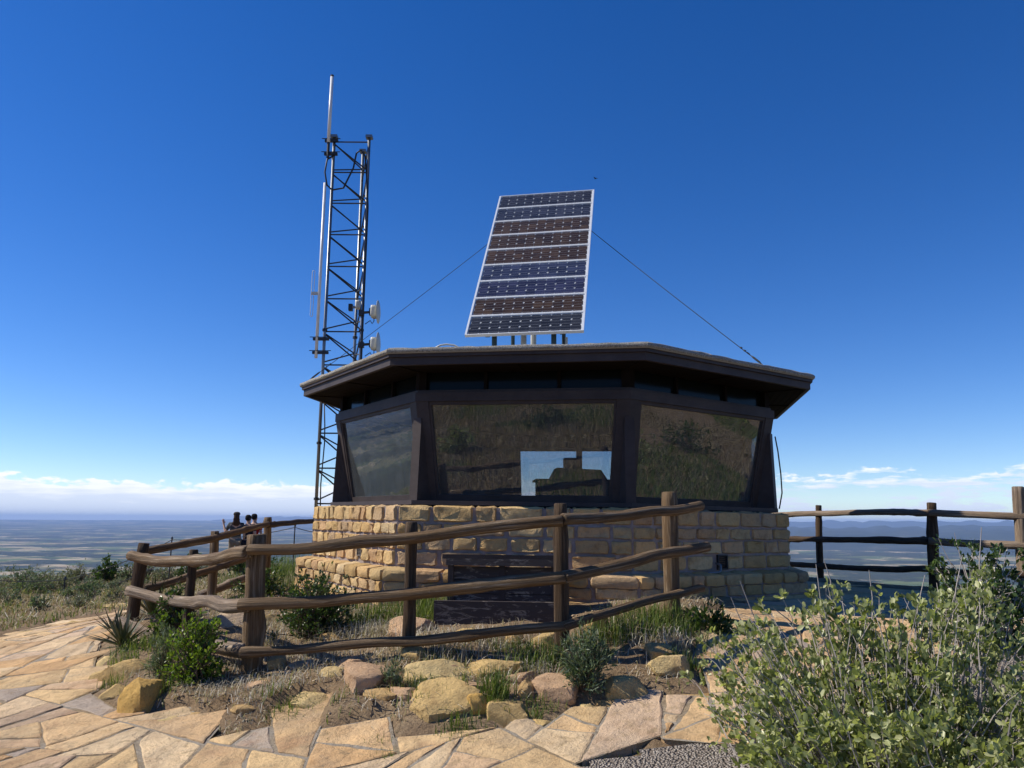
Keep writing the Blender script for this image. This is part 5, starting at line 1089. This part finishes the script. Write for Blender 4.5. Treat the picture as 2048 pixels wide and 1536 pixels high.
def person(label, loc, rz, H, shirt, pants, hair, raise_left=False, cap=False, longhair=False):
    e = empty('person', loc, rz, label=label, cat='person'); k = H/1.75      # faces local +Y
    J = {}
    def add(n_, p, r_, par=None): J[n_] = (Vector(p)*k, r_*k if not isinstance(r_, tuple) else tuple(q*k for q in r_), par)
    add('pel', (0,0,.95), (.155,.11)); add('waist', (0,.01,1.10), (.14,.10), 'pel'); add('chest', (0,.0,1.30), (.165,.115), 'waist'); add('neck', (0,.0,1.48), .058, 'chest'); add('chin', (0,.01,1.56), .062, 'neck'); add('head', (0,.015,1.64), (.078,.095), 'chin'); add('crown', (0,.01,1.71), (.066,.08), 'head')
    add('nose', (0,.125,1.615), .012, 'head')
    for s, n_ in ((-1, 'l'), (1, 'r')):
        add(n_+'ear', (s*.085,.0,1.625), .014, 'head')
        add(n_+'sh', (s*.19,0,1.42), .062, 'chest')
        if s < 0 and raise_left: el_, wr = (-.30,.08,1.18), (-.36,.22,1.42); hd = Vector((-.35,.26,.0)).normalized()*.25+Vector((0,0,1))
        else: el_, wr = (s*.25,-.02,1.14), (s*.25,.09,.90); hd = Vector((0,.25,-1))
        add(n_+'el', el_, .043, n_+'sh'); add(n_+'wr', wr, .029, n_+'el'); hd = hd.normalized(); pw = Vector(wr)
        add(n_+'palm', pw+hd*.07, (.036,.02), n_+'wr'); sv = hd.cross(Vector((0, 1, .2))).normalized()
        for q, (o, L) in enumerate(((-.030,.065),(-.011,.078),(.010,.074),(.029,.058))):
            b_ = pw+hd*.10+sv*o; add(f'{n_}f{q}', b_+hd*L*.5+Vector((0,.008,0)), .0095, n_+'palm'); add(f'{n_}g{q}', b_+hd*L+Vector((0,.022,0)), .0085, f'{n_}f{q}')
        add(n_+'t0', pw+hd*.05-sv*.05+Vector((0,.015,0)), .011, n_+'palm'); add(n_+'t1', pw+hd*.085-sv*.065+Vector((0,.025,0)), .009, n_+'t0')
        add(n_+'hip', (s*.095,0,.90), .095, 'pel'); add(n_+'kn', (s*.105,.02,.50), .062, n_+'hip'); add(n_+'ank', (s*.11,-.02,.09), .042, n_+'kn'); add(n_+'toe', (s*.125,.13,.04), .04, n_+'ank')
    names = list(J); ix = {n_: i for i, n_ in enumerate(names)}
    link('body', skin_mesh('body', [J[n_][0] for n_ in names], [(ix[n_], ix[J[n_][2]]) for n_ in names if J[n_][2]], [J[n_][1] for n_ in names]), MATS['skin'], e)
    def garment(nm, sel, grow, mat, cutl=None):
        vs = []; rs_ = []; ed = []; m_ = {}
        for n_ in sel:
            p, r_, par = J[n_]
            if cutl and n_ in cutl: p = J[par][0].lerp(p, cutl[n_])
            m_[n_] = len(vs); vs.append(p); rs_.append(tuple(q+grow for q in r_) if isinstance(r_, tuple) else r_+grow)
            if par in m_: ed.append((m_[n_], m_[par]))
        link(nm, skin_mesh(nm, vs, ed, rs_), MATS[mat], e)
    garment('shirt', ['pel', 'waist', 'chest', 'neck', 'lsh', 'lel', 'rsh', 'rel'], .016*k, shirt, {'neck': .55, 'lel': .75, 'rel': .75})
    garment('trousers', ['pel', 'lhip', 'lkn', 'lank', 'rhip', 'rkn', 'rank'], .014*k, pants)
    for s in (-1, 1):
        V, Fc = rboxv(.10*k, .26*k, .09*k, random.Random(1), 4, 4, 0); MB().add([(x+s*.12*k, y+.06*k, z+.045*k) for x, y, z in V], Fc).build('shoe', MATS['shoe'], e, smooth=True)
    hm = MB(); V, Fc = rboxv(.178*k, .205*k, .20*k, random.Random(6), 6, 2.4, .004); hm.add([(x, y-.022*k, z+1.66*k) for x, y, z in V if True], Fc)
    if longhair: V, Fc = rboxv(.20*k, .12*k, .30*k, random.Random(8), 6, 2.6, .012); hm.add([(x*(1+.2*(z < 0)), y-.075*k, z+1.52*k) for x, y, z in V], Fc)
    hm.build('hair', MATS[hair], e, smooth=True)
    if cap:
        V, Fc = rboxv(.205*k, .23*k, .15*k, random.Random(6), 6, 2.4, 0); cm = MB().add([(x, y, max(z, -.02*k)+1.73*k) for x, y, z in V], Fc)
        cm.prism([(-.085*k, .08*k, 1.70*k), (.085*k, .08*k, 1.70*k), (.06*k, .20*k, 1.685*k), (-.06*k, .20*k, 1.685*k)], [(-.085*k, .08*k, 1.712*k), (.085*k, .08*k, 1.712*k), (.06*k, .20*k, 1.697*k), (-.06*k, .20*k, 1.697*k)]); cm.build('cap', MATS['cap_brown'], e, smooth=True)
def stand(u, y): p = at_y(u, 1040, y); return (p.x, y, g1(p.x, y)-.01)
PY = 24.0
person('person in cap and grey shirt with one hand raised towards the valley', stand(473, PY), .35, 1.74, 'shirt_grey', 'shorts_tan', 'hair_brown', True, True, True)
person('person in dark navy long top standing between two others', stand(497, PY+.2), -.1, 1.72, 'shirt_navy', 'trousers_dark', 'hair_black')
person('person in red shirt partly behind the one in navy', stand(509, PY+.75), -.15, 1.76, 'shirt_red', 'trousers_dark', 'hair_black')

# a small dark bird high over the array
p = at_y(1191, 357, 42); e = empty('bird', p, .6, label='tiny dark bird in the sky above the solar array', cat='bird'); V, Fc = rboxv(.07, .17, .06, random.Random(3), 4, 2.2, 0); MB().add(V, Fc).build('body', MATS['hair_black'], e, smooth=True)
for s in (-1, 1): MB().add([(s*.02, .04, .01), (s*.02, -.04, .01), (s*.12, -.03, .05), (s*.20, -.05, .03), (s*.12, .03, .05)], [(0, 1, 2, 4), (4, 2, 3)]).build('wing', MATS['hair_black'], e)

# ================================================================== HAZE
hzm = bpy.data.materials.new('haze'); hzm.use_nodes = True; t = hzm.node_tree; t.nodes.clear(); pv = t.nodes.new('ShaderNodeVolumePrincipled'); ou = t.nodes.new('ShaderNodeOutputMaterial'); t.links.new(pv.outputs[0], ou.inputs['Volume'])
pv.inputs['Color'].default_value = (.43, .62, 1, 1); pv.inputs['Density'].default_value = 2.6e-5; pv.inputs['Anisotropy'].default_value = 0
HZ0, HZ1 = VZ-80, 300
MB().box((0, 0, (HZ0+HZ1)/2), (150000, 150000, HZ1-HZ0)).build('haze', hzm, kind='stuff', label='thin blue haze filling the air over the valley', cat='haze')
